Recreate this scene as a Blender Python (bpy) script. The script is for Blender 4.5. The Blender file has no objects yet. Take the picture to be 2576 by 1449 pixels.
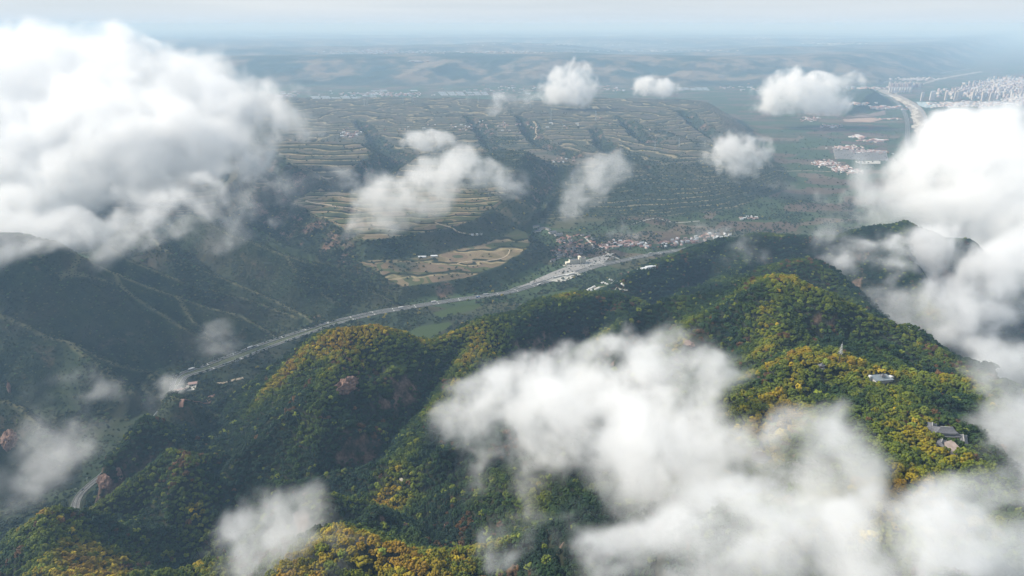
import bpy, math, random, time
import numpy as np
from mathutils import Vector, Matrix
T0 = time.time()
rnd = random.Random(7)
NR = np.random.RandomState(11)
SC = bpy.context.scene
COL = SC.collection
PI = math.pi

# ------------------------------------------------------------------ camera
CAMZ, PITCH, FPX = 800.0, math.radians(21.1), 1718.2
cam_d = bpy.data.cameras.new('camera'); cam = bpy.data.objects.new('camera', cam_d); COL.objects.link(cam)
cam.location = (0, 0, CAMZ); cam.rotation_euler = (math.pi / 2 - PITCH, 0, 0)
cam_d.sensor_width = 36; cam_d.lens = 24.01; cam_d.clip_start = 5; cam_d.clip_end = 400000
SC.camera = cam

# ------------------------------------------------------------------ world, sun, exposure
SUN_AZ, SUN_EL = math.radians(-80), math.radians(38)      # azimuth from +Y towards +X
W = bpy.data.worlds.new('World'); SC.world = W; W.use_nodes = True
wn, wl = W.node_tree.nodes, W.node_tree.links
bg = wn['Background']
sky = wn.new('ShaderNodeTexSky'); sky.sky_type = 'NISHITA'; sky.sun_disc = False
sky.sun_elevation = SUN_EL; sky.sun_rotation = SUN_AZ % (2 * PI); sky.altitude = 1800; sky.dust_density = 2.0; sky.air_density = 1.2
# a thin high overcast veil over the blue: pale grey streaks that flatten out towards the horizon
tc = wn.new('ShaderNodeTexCoord'); mp = wn.new('ShaderNodeMapping'); mp.inputs['Scale'].default_value = (1.2, 1.2, 26)
nz = wn.new('ShaderNodeTexNoise'); nz.inputs['Scale'].default_value = 1.6; nz.inputs['Detail'].default_value = 4
wl.new(tc.outputs['Generated'], mp.inputs['Vector']); wl.new(mp.outputs['Vector'], nz.inputs['Vector'])
cr = wn.new('ShaderNodeValToRGB'); cr.color_ramp.elements[0].position = .3; cr.color_ramp.elements[1].position = .72
cr.color_ramp.elements[0].color = (5.8, 6.7, 7.7, 1); cr.color_ramp.elements[1].color = (8.1, 8.5, 9.0, 1)
wl.new(nz.outputs['Fac'], cr.inputs['Fac'])
mx = wn.new('ShaderNodeMixRGB'); mx.inputs['Fac'].default_value = .80
wl.new(sky.outputs['Color'], mx.inputs['Color1']); wl.new(cr.outputs['Color'], mx.inputs['Color2'])
sx = wn.new('ShaderNodeSeparateXYZ'); wl.new(tc.outputs['Generated'], sx.inputs[0])
mr = wn.new('ShaderNodeMapRange'); mr.inputs['From Min'].default_value = -.01; mr.inputs['From Max'].default_value = .035; wl.new(sx.outputs[2], mr.inputs['Value'])
m2 = wn.new('ShaderNodeMixRGB'); m2.inputs['Color1'].default_value = (6.5, 7.6, 8.6, 1); wl.new(mr.outputs['Result'], m2.inputs['Fac']); wl.new(mx.outputs['Color'], m2.inputs['Color2'])
wl.new(m2.outputs['Color'], bg.inputs['Color']); bg.inputs['Strength'].default_value = .092
sun_d = bpy.data.lights.new('sun', 'SUN'); sun = bpy.data.objects.new('sun', sun_d); COL.objects.link(sun)
sun_d.energy = 5.0; sun_d.angle = math.radians(2.5); sun_d.color = (1, .93, .82)
sd = Vector((math.sin(SUN_AZ) * math.cos(SUN_EL), math.cos(SUN_AZ) * math.cos(SUN_EL), math.sin(SUN_EL)))
sun.rotation_euler = sd.to_track_quat('Z', 'Y').to_euler()
SC.view_settings.view_transform = 'Standard'; SC.view_settings.look = 'None'
SC.view_settings.gamma = 1; SC.view_settings.use_curve_mapping = False
SC.view_settings.exposure = 0.17
cy = SC.cycles
SC.render.engine = 'CYCLES'
cy.max_bounces = 16; cy.diffuse_bounces = 1; cy.glossy_bounces = 1; cy.transmission_bounces = 1; cy.volume_bounces = 16
cy.transparent_max_bounces = 8; cy.volume_step_rate = 2.2; cy.volume_max_steps = 400
cy.use_adaptive_sampling = True; cy.adaptive_threshold = .02
cy.use_denoising = True; cy.denoiser = 'OPENIMAGEDENOISE'
cy.sample_clamp_indirect = 8; cy.caustics_reflective = False; cy.caustics_refractive = False

# ------------------------------------------------------------------ survey helpers: a sight line of the photograph -> a place in the world
SP, CP = math.sin(PITCH), math.cos(PITCH)
def _d(px, py):
    u = (px - 1288) / FPX; v = (724.5 - py) / FPX
    return u, CP + v * SP, -SP + v * CP
def P(px, py, z=0.0):
    a = _d(px, py); t = (z - CAMZ) / a[2]; return (a[0] * t, a[1] * t, z)
def PD(px, py, Y):
    a = _d(px, py); t = Y / a[1]; return (a[0] * t, Y, CAMZ + a[2] * t)
def proj(x, y, z):
    zz = z - CAMZ
    dep = y * CP - zz * SP
    up = y * SP + zz * CP
    return 1288 + FPX * x / dep, 724.5 - FPX * up / dep, dep

# ------------------------------------------------------------------ numpy noise
_perm = NR.permutation(512); _perm = np.concatenate([_perm, _perm, _perm])
_grad = np.array([[math.cos(a), math.sin(a)] for a in np.linspace(0, 2 * PI, 32, endpoint=False)], dtype=np.float32)
def perlin(x, y, seed=0):
    x = np.asarray(x, dtype=np.float64) + seed * 37.17; y = np.asarray(y, dtype=np.float64) - seed * 91.31
    xi = np.floor(x).astype(np.int64); yi = np.floor(y).astype(np.int64)
    xf = (x - xi).astype(np.float32); yf = (y - yi).astype(np.float32)
    u = xf * xf * xf * (xf * (xf * 6 - 15) + 10); v = yf * yf * yf * (yf * (yf * 6 - 15) + 10)
    def g(ix, iy, dx, dy):
        h = _perm[(_perm[ix & 511] + iy) & 511] & 31
        gr = _grad[h]; return gr[..., 0] * dx + gr[..., 1] * dy
    a = g(xi, yi, xf, yf); b = g(xi + 1, yi, xf - 1, yf); c = g(xi, yi + 1, xf, yf - 1); d = g(xi + 1, yi + 1, xf - 1, yf - 1)
    return (a + (b - a) * u + (c - a) * v + (a - b - c + d) * u * v) * 1.5
def fbm(x, y, wl_, octv=4, seed=0, gain=.5):
    s = 0; a = 1; t = 0
    for o in range(octv):
        s = s + a * perlin(x / wl_, y / wl_, seed + o * 3); t += a; a *= gain; wl_ = wl_ * .49
    return s / t
def ridged(x, y, wl_, octv=4, seed=0, gain=.5):
    s = 0; a = 1; t = 0
    for o in range(octv):
        s = s + a * (1 - np.abs(perlin(x / wl_, y / wl_, seed + o * 3)) * 2); t += a; a *= gain; wl_ = wl_ * .47
    return s / t
def sstep(a, b, x):
    t = np.clip((x - a) / (b - a), 0, 1); return t * t * (3 - 2 * t)
def seg_dist(x, y, A, B):
    ax, ay = A[0], A[1]; dx, dy = B[0] - ax, B[1] - ay
    L = dx * dx + dy * dy + 1e-9
    t = np.clip(((x - ax) * dx + (y - ay) * dy) / L, 0, 1)
    return np.hypot(x - ax - t * dx, y - ay - t * dy), t
def poly_sd(x, y, poly):
    """signed distance, positive inside"""
    inside = np.zeros(x.shape, bool); dmin = np.full(x.shape, 1e9)
    n = len(poly)
    for i in range(n):
        A, B = poly[i], poly[(i + 1) % n]
        d, _ = seg_dist(x, y, A, B); dmin = np.minimum(dmin, d)
        if A[1] != B[1]:
            c = ((A[1] > y) != (B[1] > y)) & (x < (B[0] - A[0]) * (y - A[1]) / (B[1] - A[1]) + A[0])
            inside ^= c
    return np.where(inside, dmin, -dmin)

# ------------------------------------------------------------------ the relief
# crest lines: (px, py, distance) of points seen along each crest, slope, crest roundness, forested?
CREST = [
 # the big forested mountain
 ('F', .78, 30, [(470,1100,1050),(560,1000,1120),(640,930,1150),(670,897,1160),(718,863,1170),(786,843,1180),(848,832,1180),(940,829,1190),(1002,846,1200),(1036,863,1210),(1087,860,1225),(1121,849,1240),(1173,829,1260),(1224,808,1290),(1310,791,1330),(1361,767,1380),(1429,743,1430),(1498,739,1460),(1549,740,1480),(1600,757,1470),(1640,785,1430),(1690,790,1380)]),
 ('F', .70, 26, [(848,840,1180),(850,900,1110),(800,1000,1020),(740,1080,950),(690,1180,880)]),
 ('F', .75, 26, [(1224,810,1290),(1180,900,1180),(1130,990,1080),(1060,1080,980),(1036,1142,880),(985,1172,820),(944,1187,790),(860,1200,780)]),
 ('F', .80, 24, [(1549,742,1480),(1560,830,1330),(1500,940,1180),(1420,1020,1050)]),
 ('F', 1.1, 14, [(640,935,1150),(540,1040,1080),(490,1080,1060),(427,1060,1060),(369,1053,1060),(342,1083,1040),(290,1145,1010),(250,1186,985),(240,1205,980)]),
 ('F', 1.05, 14, [(520,1075,1050),(480,1110,990),(448,1131,955),(400,1170,930),(330,1215,910),(270,1265,885),(240,1290,875)]),
 ('F', .95, 20, [(448,1131,955),(480,1200,890),(500,1270,840)]),
 ('F', .85, 26, [(700,1120,930),(640,1180,880),(620,1290,800)]),
 ('F', .80, 26, [(-60,1420,800),(0,1395,790),(68,1333,760),(130,1297,735),(164,1284,725),(212,1287,720),(274,1306,705),(325,1328,690),(369,1360,665),(410,1373,650),(479,1408,620),(530,1450,590),(560,1500,560)]),
 ('F', .80, 30, [(180,1286,720),(240,1370,620),(300,1460,540)]),
 ('F', .75, 30, [(1590,692,1780),(1695,646,1900),(1764,626,1960),(1843,605,2010),(1900,592,2000),(1990,597,1980),(2100,600,1960),(2190,575,1930),(2277,563,1900),(2345,590,1880),(2380,607,1870),(2424,609,1860),(2470,645,1830),(2560,720,1780),(2700,800,1700)]),
 ('F', .75, 26, [(1843,607,2010),(1880,660,1800),(1800,720,1620),(1700,770,1500),(1640,785,1430)]),
 ('F', .80, 26, [(1740,728,1500),(1826,716,1500),(1887,697,1500),(1935,676,1500),(1986,660,1490),(2038,660,1470),(2072,684,1440),(2106,725,1400),(2140,760,1350)]),
 ('F', .80, 26, [(2277,565,1900),(2260,640,1700),(2300,720,1550),(2350,800,1400)]),
 ('F', .72, 34, [(1690,790,1380),(1720,745,1160),(1780,722,1110),(1832,717,1080),(1901,709,1060),(1952,702,1040),(2003,707,1020),(2072,724,1000),(2133,748,985),(2174,772,965),(2236,797,945),(2277,827,925),(2301,865,900),(2328,882,880),(2363,898,860),(2414,931,830),(2500,975,800),(2600,1000,780)]),
 ('F', .75, 30, [(1952,704,1040),(1930,800,930),(1900,880,850)]),
 ('F', .62, 40, [(1850,960,740),(1935,919,720),(2038,905,700),(2106,919,690),(2191,946,670),(2311,963,650),(2397,973,640),(2448,982,630),(2500,1019,600),(2560,1080,560),(2650,1150,520)]),
 ('F', .45, 60, [(2191,948,670),(2250,1010,600),(2320,1080,530),(2350,1180,460),(2330,1260,410),(2400,1380,350),(2450,1500,290)]),
 ('F', .70, 40, [(2038,907,700),(1960,1000,640),(1900,1100,570),(1920,1180,520)]),
 ('F', .60, 40, [(2330,1260,410),(2200,1330,380),(2060,1380,350)]),
 ('F', .85, 26, [(700,1480,450),(780,1392,500),(848,1356,500),(916,1352,500),(968,1356,500),(1009,1383,490),(1067,1434,460),(1120,1500,430)]),
 ('F', .85, 30, [(1130,1440,470),(1250,1330,540),(1400,1270,580),(1560,1250,590),(1700,1290,540),(1850,1330,480),(2000,1390,420)]),
 ('F', .80, 30, [(1180,1130,760),(1290,1180,690),(1400,1270,590)]),
 ('F', .80, 30, [(1690,800,1320),(1720,900,1080),(1700,1000,900),(1660,1130,740),(1620,1230,620)]),
 # the shrubby hills left of the highway
 ('S', .50, 14, [(-100,590,1600),(60,590,1640),(137,607,1680),(205,648,1700),(291,689,1725),(376,723,1735),(445,747,1745),(513,771,1740),(598,791,1725),(667,829,1700),(705,850,1685)]),
 ('S', .55, 10, [(291,690,1725),(301,720,1700),(359,761,1670),(410,791,1650),(462,826,1620),(530,856,1600),(585,886,1570)]),
 ('S', .60, 8, [(301,721,1700),(256,761,1660),(205,819,1620)]),
 ('S', .50, 12, [(262,612,1880),(325,655,1870),(410,689,1870),(513,730,1850),(616,750,1850),(684,774,1835),(750,800,1790)]),
 ('S', .45, 14, [(330,560,2150),(445,651,2000),(513,682,1980),(616,723,1930),(700,760,1880),(787,806,1780)]),
 ('S', .38, 30, [(480,540,2350),(581,593,2200),(633,610,2160),(718,644,2110),(821,672,2070),(879,702,2020),(940,735,1975),(990,757,1940)]),
 ('S', .45, 26, [(718,646,2110),(760,700,1960),(840,760,1880)]),
 ('S', .50, 12, [(376,937,1450),(400,975,1370),(422,984,1270),(442,1004,1180)]),
 ('S', .55, 10, [(445,747,1745),(480,800,1700),(520,840,1650)]),
 ('S', .55, 10, [(205,650,1700),(190,700,1640),(170,760,1600)]),
 ('S', .60, 12, [(-120,650,1700),(0,699,1690),(68,743,1670),(113,784,1640),(150,822,1610)]),
 ('S', .60, 14, [(-150,760,1480),(0,796,1480),(51,815,1470),(113,846,1460),(171,860,1450),(222,887,1440),(291,918,1430),(376,935,1450),(440,953,1460)]),
 ('S', .70, 12, [(171,862,1450),(250,920,1370),(330,985,1320)]),
 ('S', .80, 12, [(-150,960,1250),(0,1005,1220),(51,1022,1210),(120,1100,1150),(180,1180,1090)]),
 ('S', .80, 12, [(-150,1080,1050),(20,1100,1080),(80,1140,1070)]),
]
SEGS = []
SLK = {'F': 1.5, 'S': 2.3}
for ci, (kind, sl, rr, pts) in enumerate(CREST):
    w = [PD(*q) for q in pts]
    for a, b in zip(w[:-1], w[1:]):
        SEGS.append((ci, kind, sl, rr, a, b))

HW = [(188,1300),(188,1283),(192,1262),(205,1240),(232,1215),(270,1183),(325,1122),(392,1048),(432,995),(447,962),(462,944),(520,925),(580,903),(640,880),(700,858),(760,838),(830,815),(900,797),(955,785),(1010,776),(1130,757),(1210,746),(1280,735),(1340,718),(1400,700),(1450,685),(1500,670),(1570,655),(1640,640),(1720,627),(1800,615),(1880,607),(1980,604),(2090,607),(2210,590),(2320,530),(2345,460),(2300,395),(2283,368),(2283,335),(2281,300),(2268,270),(2240,245),(2200,228),(2230,205),(2330,190),(2440,172)]
ROADZ = 5.0
HWW = [P(x, y, ROADZ) for x, y in HW]
def chain_dist(x, y, ch):
    d = np.full(np.shape(x), 1e9)
    for a, b in zip(ch[:-1], ch[1:]):
        dd, _ = seg_dist(x, y, a, b); d = np.minimum(d, dd)
    return d
def PL(pts, z): return [P(a, b, z) for a, b in pts]
BENCH = PL([(850,700),(930,735),(1000,757),(1100,747),(1200,732),(1290,706),(1350,678),(1385,648),(1380,610),(1340,590),(1250,560),(1000,540),(700,540)], 8)
MESA = PL([(540,480),(590,590),(700,612),(800,637),(900,655),(1000,648),(1100,640),(1200,622),(1270,600),(1320,570),(1350,530),(1420,480),(1500,430),(1000,400),(600,400)], 50)
TABLE = PL([(-1200,560),(400,560),(1300,590),(1500,560),(1830,560),(2010,470),(2060,435),(1985,385),(1955,340),(1900,300),(1850,272),(1780,258),(1400,262),(900,258),(300,255),(-1200,250)], 60)
KNOLL = PL([(2105,285),(2130,292),(2200,282),(2262,262),(2250,248),(2200,232),(2120,225)], 20)
PARK = PL([(1290,727),(1345,703),(1400,680),(1480,645),(1530,628),(1600,622),(1640,632),(1560,655),(1480,672),(1400,698)], ROADZ)
GULLY = [  # incised loess ravines: points seen along the bottom (px,py,z)
 [(1300,290,150),(1322,315,105),(1335,345,70),(1360,375,55),(1450,410,40)],
 [(1160,285,150),(1190,310,110),(1215,340,75),(1235,380,60),(1300,410,50)],
 [(1545,290,150),(1575,315,110),(1600,345,80),(1640,375,60)],
 [(1465,310,140),(1495,335,95),(1515,370,60),(1540,400,40)],
 [(890,300,140),(915,325,100),(940,350,75),(960,390,60),(1040,430,40)],
 [(1720,290,120),(1760,330,80),(1820,370,50),(1900,420,20)],
 [(650,420,110),(720,470,90),(760,500,70),(640,560,40),(700,600,30),(820,650,25),(900,705,12)],
 [(822,500,130),(830,565,110),(835,600,70),(840,625,45)],
 [(1420,420,70),(1400,470,50),(1360,520,35),(1400,580,15)],
 [(1640,430,60),(1700,500,40),(1760,570,15)],
 [(1050,380,120),(990,430,95),(920,480,80),(870,500,75)],
]
GSEG = []
for gi, g in enumerate(GULLY):
    w = [P(*q) for q in g]
    for a, b in zip(w[:-1], w[1:]): GSEG.append((gi, a, b))

RAVINE = [
 [(540,1440,30),(620,1370,50),(720,1290,95),(860,1262,135),(1000,1270,170),(1120,1240,200),(1230,1120,225),(1330,1000,235)],
 [(1000,1270,170),(1100,1330,190),(1160,1400,220)],
 [(1330,1000,235),(1450,960,240),(1580,940,250),(1650,860,250)],
 [(1120,1240,200),(1400,1160,240),(1560,1120,260),(1650,1040,275),(1740,950,285)],
 [(2140,850,300),(2240,905,280),(2360,950,250),(2500,980,200)],
 [(560,1160,60),(540,1090,40),(540,1050,30)],
]
RSEG = []
for g in RAVINE:
    w = [P(*q) for q in g]
    for a, b in zip(w[:-1], w[1:]): RSEG.append((a, b))

def relief(x, y, full=False):
    x = np.asarray(x, float); y = np.asarray(y, float)
    wx = x + 40 * fbm(x, y, 420, 3, 5) ; wy = y + 40 * fbm(x, y, 420, 3, 6)
    # --- plain, tableland, bluff, far plateau
    low = 1.2 * fbm(x, y, 300, 3, 1)
    ramp = 100 * sstep(2500, 4300, y) + 45 * sstep(4300, 5600, y)
    tsd = poly_sd(x + 90 * fbm(x, y, 600, 3, 8), y + 90 * fbm(x, y, 600, 3, 9), TABLE)
    tm = sstep(0, 420, tsd + 0 * x)
    und = 22 * fbm(x, y, 900, 4, 12) + 26 * ridged(x, y, 1500, 3, 14) - 6
    table = np.where(y > 2400, (ramp + und * sstep(2600, 3600, y)) * tm, 0)
    kn = 135 * sstep(0, 330, poly_sd(wx, wy, KNOLL))
    yb = 9700 + 500 * fbm(x, y, 4000, 3, 21) + np.maximum(0, x - 5200) * 1.0 + np.maximum(0, x - 7500) * .35
    fy = y - yb
    rise = sstep(0, 2300, fy + 650 * ridged(x, y, 1700, 4, 23) - 400)
    ybr = yb + 2300
    dist = np.maximum(0, y - ybr)
    val = sstep(.30, .85, ridged(x * .7, y, 9000, 3, 31)) * sstep(400, 4000, dist)
    plat = 300 + 30 * fbm(x, y, 5000, 3, 33) - 190 * val + 40 * ridged(x, y, 2200, 3, 35) * val
    far = plat * rise
    base = low + np.maximum(table, kn)
    base = np.where(fy > -1500, np.maximum(base, far), base)
    # --- mesas
    b1 = poly_sd(wx, wy, BENCH); top = 40 + .035 * (y - 2050)
    base = np.maximum(base, np.where(b1 > 0, np.minimum(top + 3 * fbm(x, y, 120, 3, 41), 1 + b1 * .75), -99))
    b2 = poly_sd(wx, wy, MESA); top = 92 + .065 * (y - 2300) + 5 * fbm(x, y, 300, 3, 43)
    mesa = np.where(b2 > 0, np.minimum(top, 40 + b2 * .62), -99)
    base = np.maximum(base, mesa)
    # --- gullies
    gd = np.full(x.shape, 1e9)
    gx = x + 26 * fbm(x, y, 130, 3, 51) + 18 * fbm(x, y, 60, 2, 57); gy = y + 34 * fbm(x, y, 130, 3, 52) + 18 * fbm(x, y, 60, 2, 58)
    gdep = np.zeros(x.shape)
    for gi, a, b in GSEG:
        d, t = seg_dist(gx, gy, a, b)
        zg = a[2] + (b[2] - a[2]) * t
        lim = zg + np.maximum(0, d - 12) * .62
        gdep = np.maximum(gdep, base - lim)
        base = np.where(base > 8, np.minimum(base, np.maximum(lim, 2)), base)
    # --- crests
    H = {}; near = np.full(x.shape, 1e9)
    fam = {'F': np.full(x.shape, -1e3), 'S': np.full(x.shape, -1e3)}
    cur = {}
    n1 = fbm(x, y, 260, 3, 61)
    m = (y < 2700)
    xs, ys = wx[m], wy[m]
    if xs.size:
        acc = {'F': np.zeros(xs.size), 'S': np.zeros(xs.size)}; nr = np.full(xs.size, 1e9)
        for ci in range(len(CREST)):
            kind, sl, rr = CREST[ci][0], CREST[ci][1], CREST[ci][2]
            best = np.full(xs.size, -1e3)
            for c2, k2, s2, r2, a, b in SEGS:
                if c2 != ci: continue
                # the crest itself keeps its place: the warp fades in with distance from it
                d0, t = seg_dist(x[m], y[m], a, b)
                d1, _ = seg_dist(xs, ys, a, b)
                d = d0 + (d1 - d0) * np.clip(d0 / 120, 0, 1)
                z = a[2] + (b[2] - a[2]) * t
                h = z - s2 * (np.sqrt(d * d + r2 * r2) - r2) * SLK[kind] * (1 - .22 * np.clip((d - 60) / 300, 0, 1))
                best = np.maximum(best, h); nr = np.minimum(nr, d0)
            acc[kind] += np.exp(np.clip(best, -200, 700) / 3.5 - 80)
        for k in 'FS':
            v = np.full(xs.size, -1e3); ok = acc[k] > 0
            v[ok] = 3.5 * (np.log(acc[k][ok]) + 80); fam[k][m] = v
        near[m] = nr
    cut = np.clip(near / 110, 0, 1)
    hF = fam['F']; hS = fam['S']
    aF = np.clip((hF - 5) * .40, 0, 62) * cut; aS = np.clip((hS - 2) * .40, 0, 26) * cut
    rg = ridged(wx, wy, 210, 4, 71) - .35
    hF = hF + aF * rg * 1.1 + np.clip(hF / 60, 0, 1) * 5 * fbm(x, y, 60, 2, 73)
    hS = hS + aS * (ridged(wx, wy, 190, 4, 75) - .42) + aS * .45 * (ridged(x, y, 72, 3, 77) - .45)
    for a, b in RSEG:
        d, t = seg_dist(wx, wy, a, b)
        hF = np.minimum(hF, np.maximum(a[2] + (b[2] - a[2]) * t + np.maximum(0, d - 8) * .95, 0))
    h = np.maximum(base, np.maximum(hF, hS))
    isF = np.clip((hF - np.maximum(base, hS) - 2) / 6, 0, 1)
    isS = np.clip((hS - np.maximum(base, hF) - 1) / 5, 0, 1)
    # --- terraces
    ter = (tm > .3) * sstep(2450, 2700, y) * (1 - sstep(8200, 8600, y)) * (1 - isF)
    ter = np.maximum(ter, (b2 > 0) * sstep(2, 14, 40 + b2 * .62 - top))
    ter = np.maximum(ter, (b1 > 0) * sstep(0, 6, 1 + b1 * .75 - (40 + .035 * (y - 2050))) * (b2 < 0))
    ter = ter * (1 - isS) * (1 - isF) * (1 - sstep(3, 9, gdep)) * sstep(7, 12, h)
    woods = sstep(-.08, .16, fbm(x, y, 520, 4, 81) + .42 * sstep(1800, 900, np.hypot(x - 700, (y - 3300) * .8)) - .55 * sstep(3600, 4200, y) - .3 * (b2 > 20) - .3 * (b1 > 20))
    zs = h + 1.2 * fbm(x, y, 90, 2, 83)
    step = np.where(y > 3000, 7.0, 4.2)
    q = zs / step; fr = q - np.floor(q)
    zt = step * (np.floor(q) + sstep(.80, 1.0, fr)) + .5
    h = h + (zt - h) * ter
    # --- highway bed and plaza
    dh = chain_dist(x, y, HWW)
    h = np.where(dh < 130, h + (ROADZ - 1.0 - h) * (1 - sstep(22, 62, dh)), h)
    dp = poly_sd(x, y, PARK)
    h = np.where(dp > -60, h + (ROADZ - 1.0 - h) * sstep(-60, -6, dp), h)
    if not full: return h
    return h, dict(zs=zs, ter=ter, isF=isF, isS=isS, gdep=gdep, woods=woods, near=near, dh=dh, dp=dp, tm=tm, b1=b1, b2=b2, fy=fy, base=base)

# ------------------------------------------------------------------ materials
MATS = {}
def mat(name, col=None, rough=.8, spec=.3, metal=0.0, noise=0.0, nscale=1.0, bump=0.0):
    if name in MATS: return MATS[name]
    m = bpy.data.materials.new(name); m.use_nodes = True; MATS[name] = m
    nt = m.node_tree; b = nt.nodes['Principled BSDF']
    b.inputs['Roughness'].default_value = rough; b.inputs['Metallic'].default_value = metal
    b.inputs['Specular IOR Level'].default_value = spec
    if col is not None:
        b.inputs['Base Color'].default_value = (*col, 1)
        if noise:
            tcn = nt.nodes.new('ShaderNodeTexCoord'); n = nt.nodes.new('ShaderNodeTexNoise'); n.inputs['Scale'].default_value = nscale; n.inputs['Detail'].default_value = 5
            nt.links.new(tcn.outputs['Object'], n.inputs['Vector'])
            r = nt.nodes.new('ShaderNodeValToRGB'); r.color_ramp.elements[0].position = .3; r.color_ramp.elements[1].position = .7
            r.color_ramp.elements[0].color = (*[c * (1 - noise) for c in col], 1); r.color_ramp.elements[1].color = (*[min(.95, c * (1 + noise)) for c in col], 1)
            nt.links.new(n.outputs['Fac'], r.inputs['Fac']); nt.links.new(r.outputs['Color'], b.inputs['Base Color'])
            if bump:
                bp = nt.nodes.new('ShaderNodeBump'); bp.inputs['Strength'].default_value = bump; bp.inputs['Distance'].default_value = .3
                nt.links.new(n.outputs['Fac'], bp.inputs['Height']); nt.links.new(bp.outputs['Normal'], b.inputs['Normal'])
    return m

class NB:
    """small node-building helper"""
    def __init__(s, nt): s.nt = nt
    def n(s, t, **kw):
        o = s.nt.nodes.new(t)
        for k, v in kw.items(): setattr(o, k, v)
        return o
    def l(s, a, b): s.nt.links.new(a, b)
    def val(s, x, sock):
        if isinstance(x, (int, float)): sock.default_value = x
        elif isinstance(x, tuple): sock.default_value = x
        else: s.l(x, sock)
    def m(s, op, a, b=0.0, c=None, clamp=False):
        o = s.n('ShaderNodeMath', operation=op); o.use_clamp = clamp
        s.val(a, o.inputs[0]); s.val(b, o.inputs[1])
        if c is not None: s.val(c, o.inputs[2])
        return o.outputs[0]
    def mix(s, f, a, b, mode='MIX'):
        o = s.n('ShaderNodeMixRGB', blend_type=mode); s.val(f, o.inputs[0])
        s.val(a if not isinstance(a, tuple) else (*a[:3], 1), o.inputs[1]); s.val(b if not isinstance(b, tuple) else (*b[:3], 1), o.inputs[2])
        return o.outputs[0]
    def noise(s, vec, scale, detail=4, rough=.55):
        o = s.n('ShaderNodeTexNoise'); o.inputs['Scale'].default_value = scale; o.inputs['Detail'].default_value = detail; o.inputs['Roughness'].default_value = rough
        s.l(vec, o.inputs['Vector']); return o.outputs['Fac']
    def rng(s, x, a, b, c=0.0, d=1.0):
        o = s.n('ShaderNodeMapRange'); o.inputs['From Min'].default_value = a; o.inputs['From Max'].default_value = b; o.inputs['To Min'].default_value = c; o.inputs['To Max'].default_value = d
        s.l(x, o.inputs['Value']); return o.outputs['Result']
    def attr(s, name, t='GEOMETRY', out='Fac'):
        o = s.n('ShaderNodeAttribute', attribute_type=t, attribute_name=name); return o.outputs[out]

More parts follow.
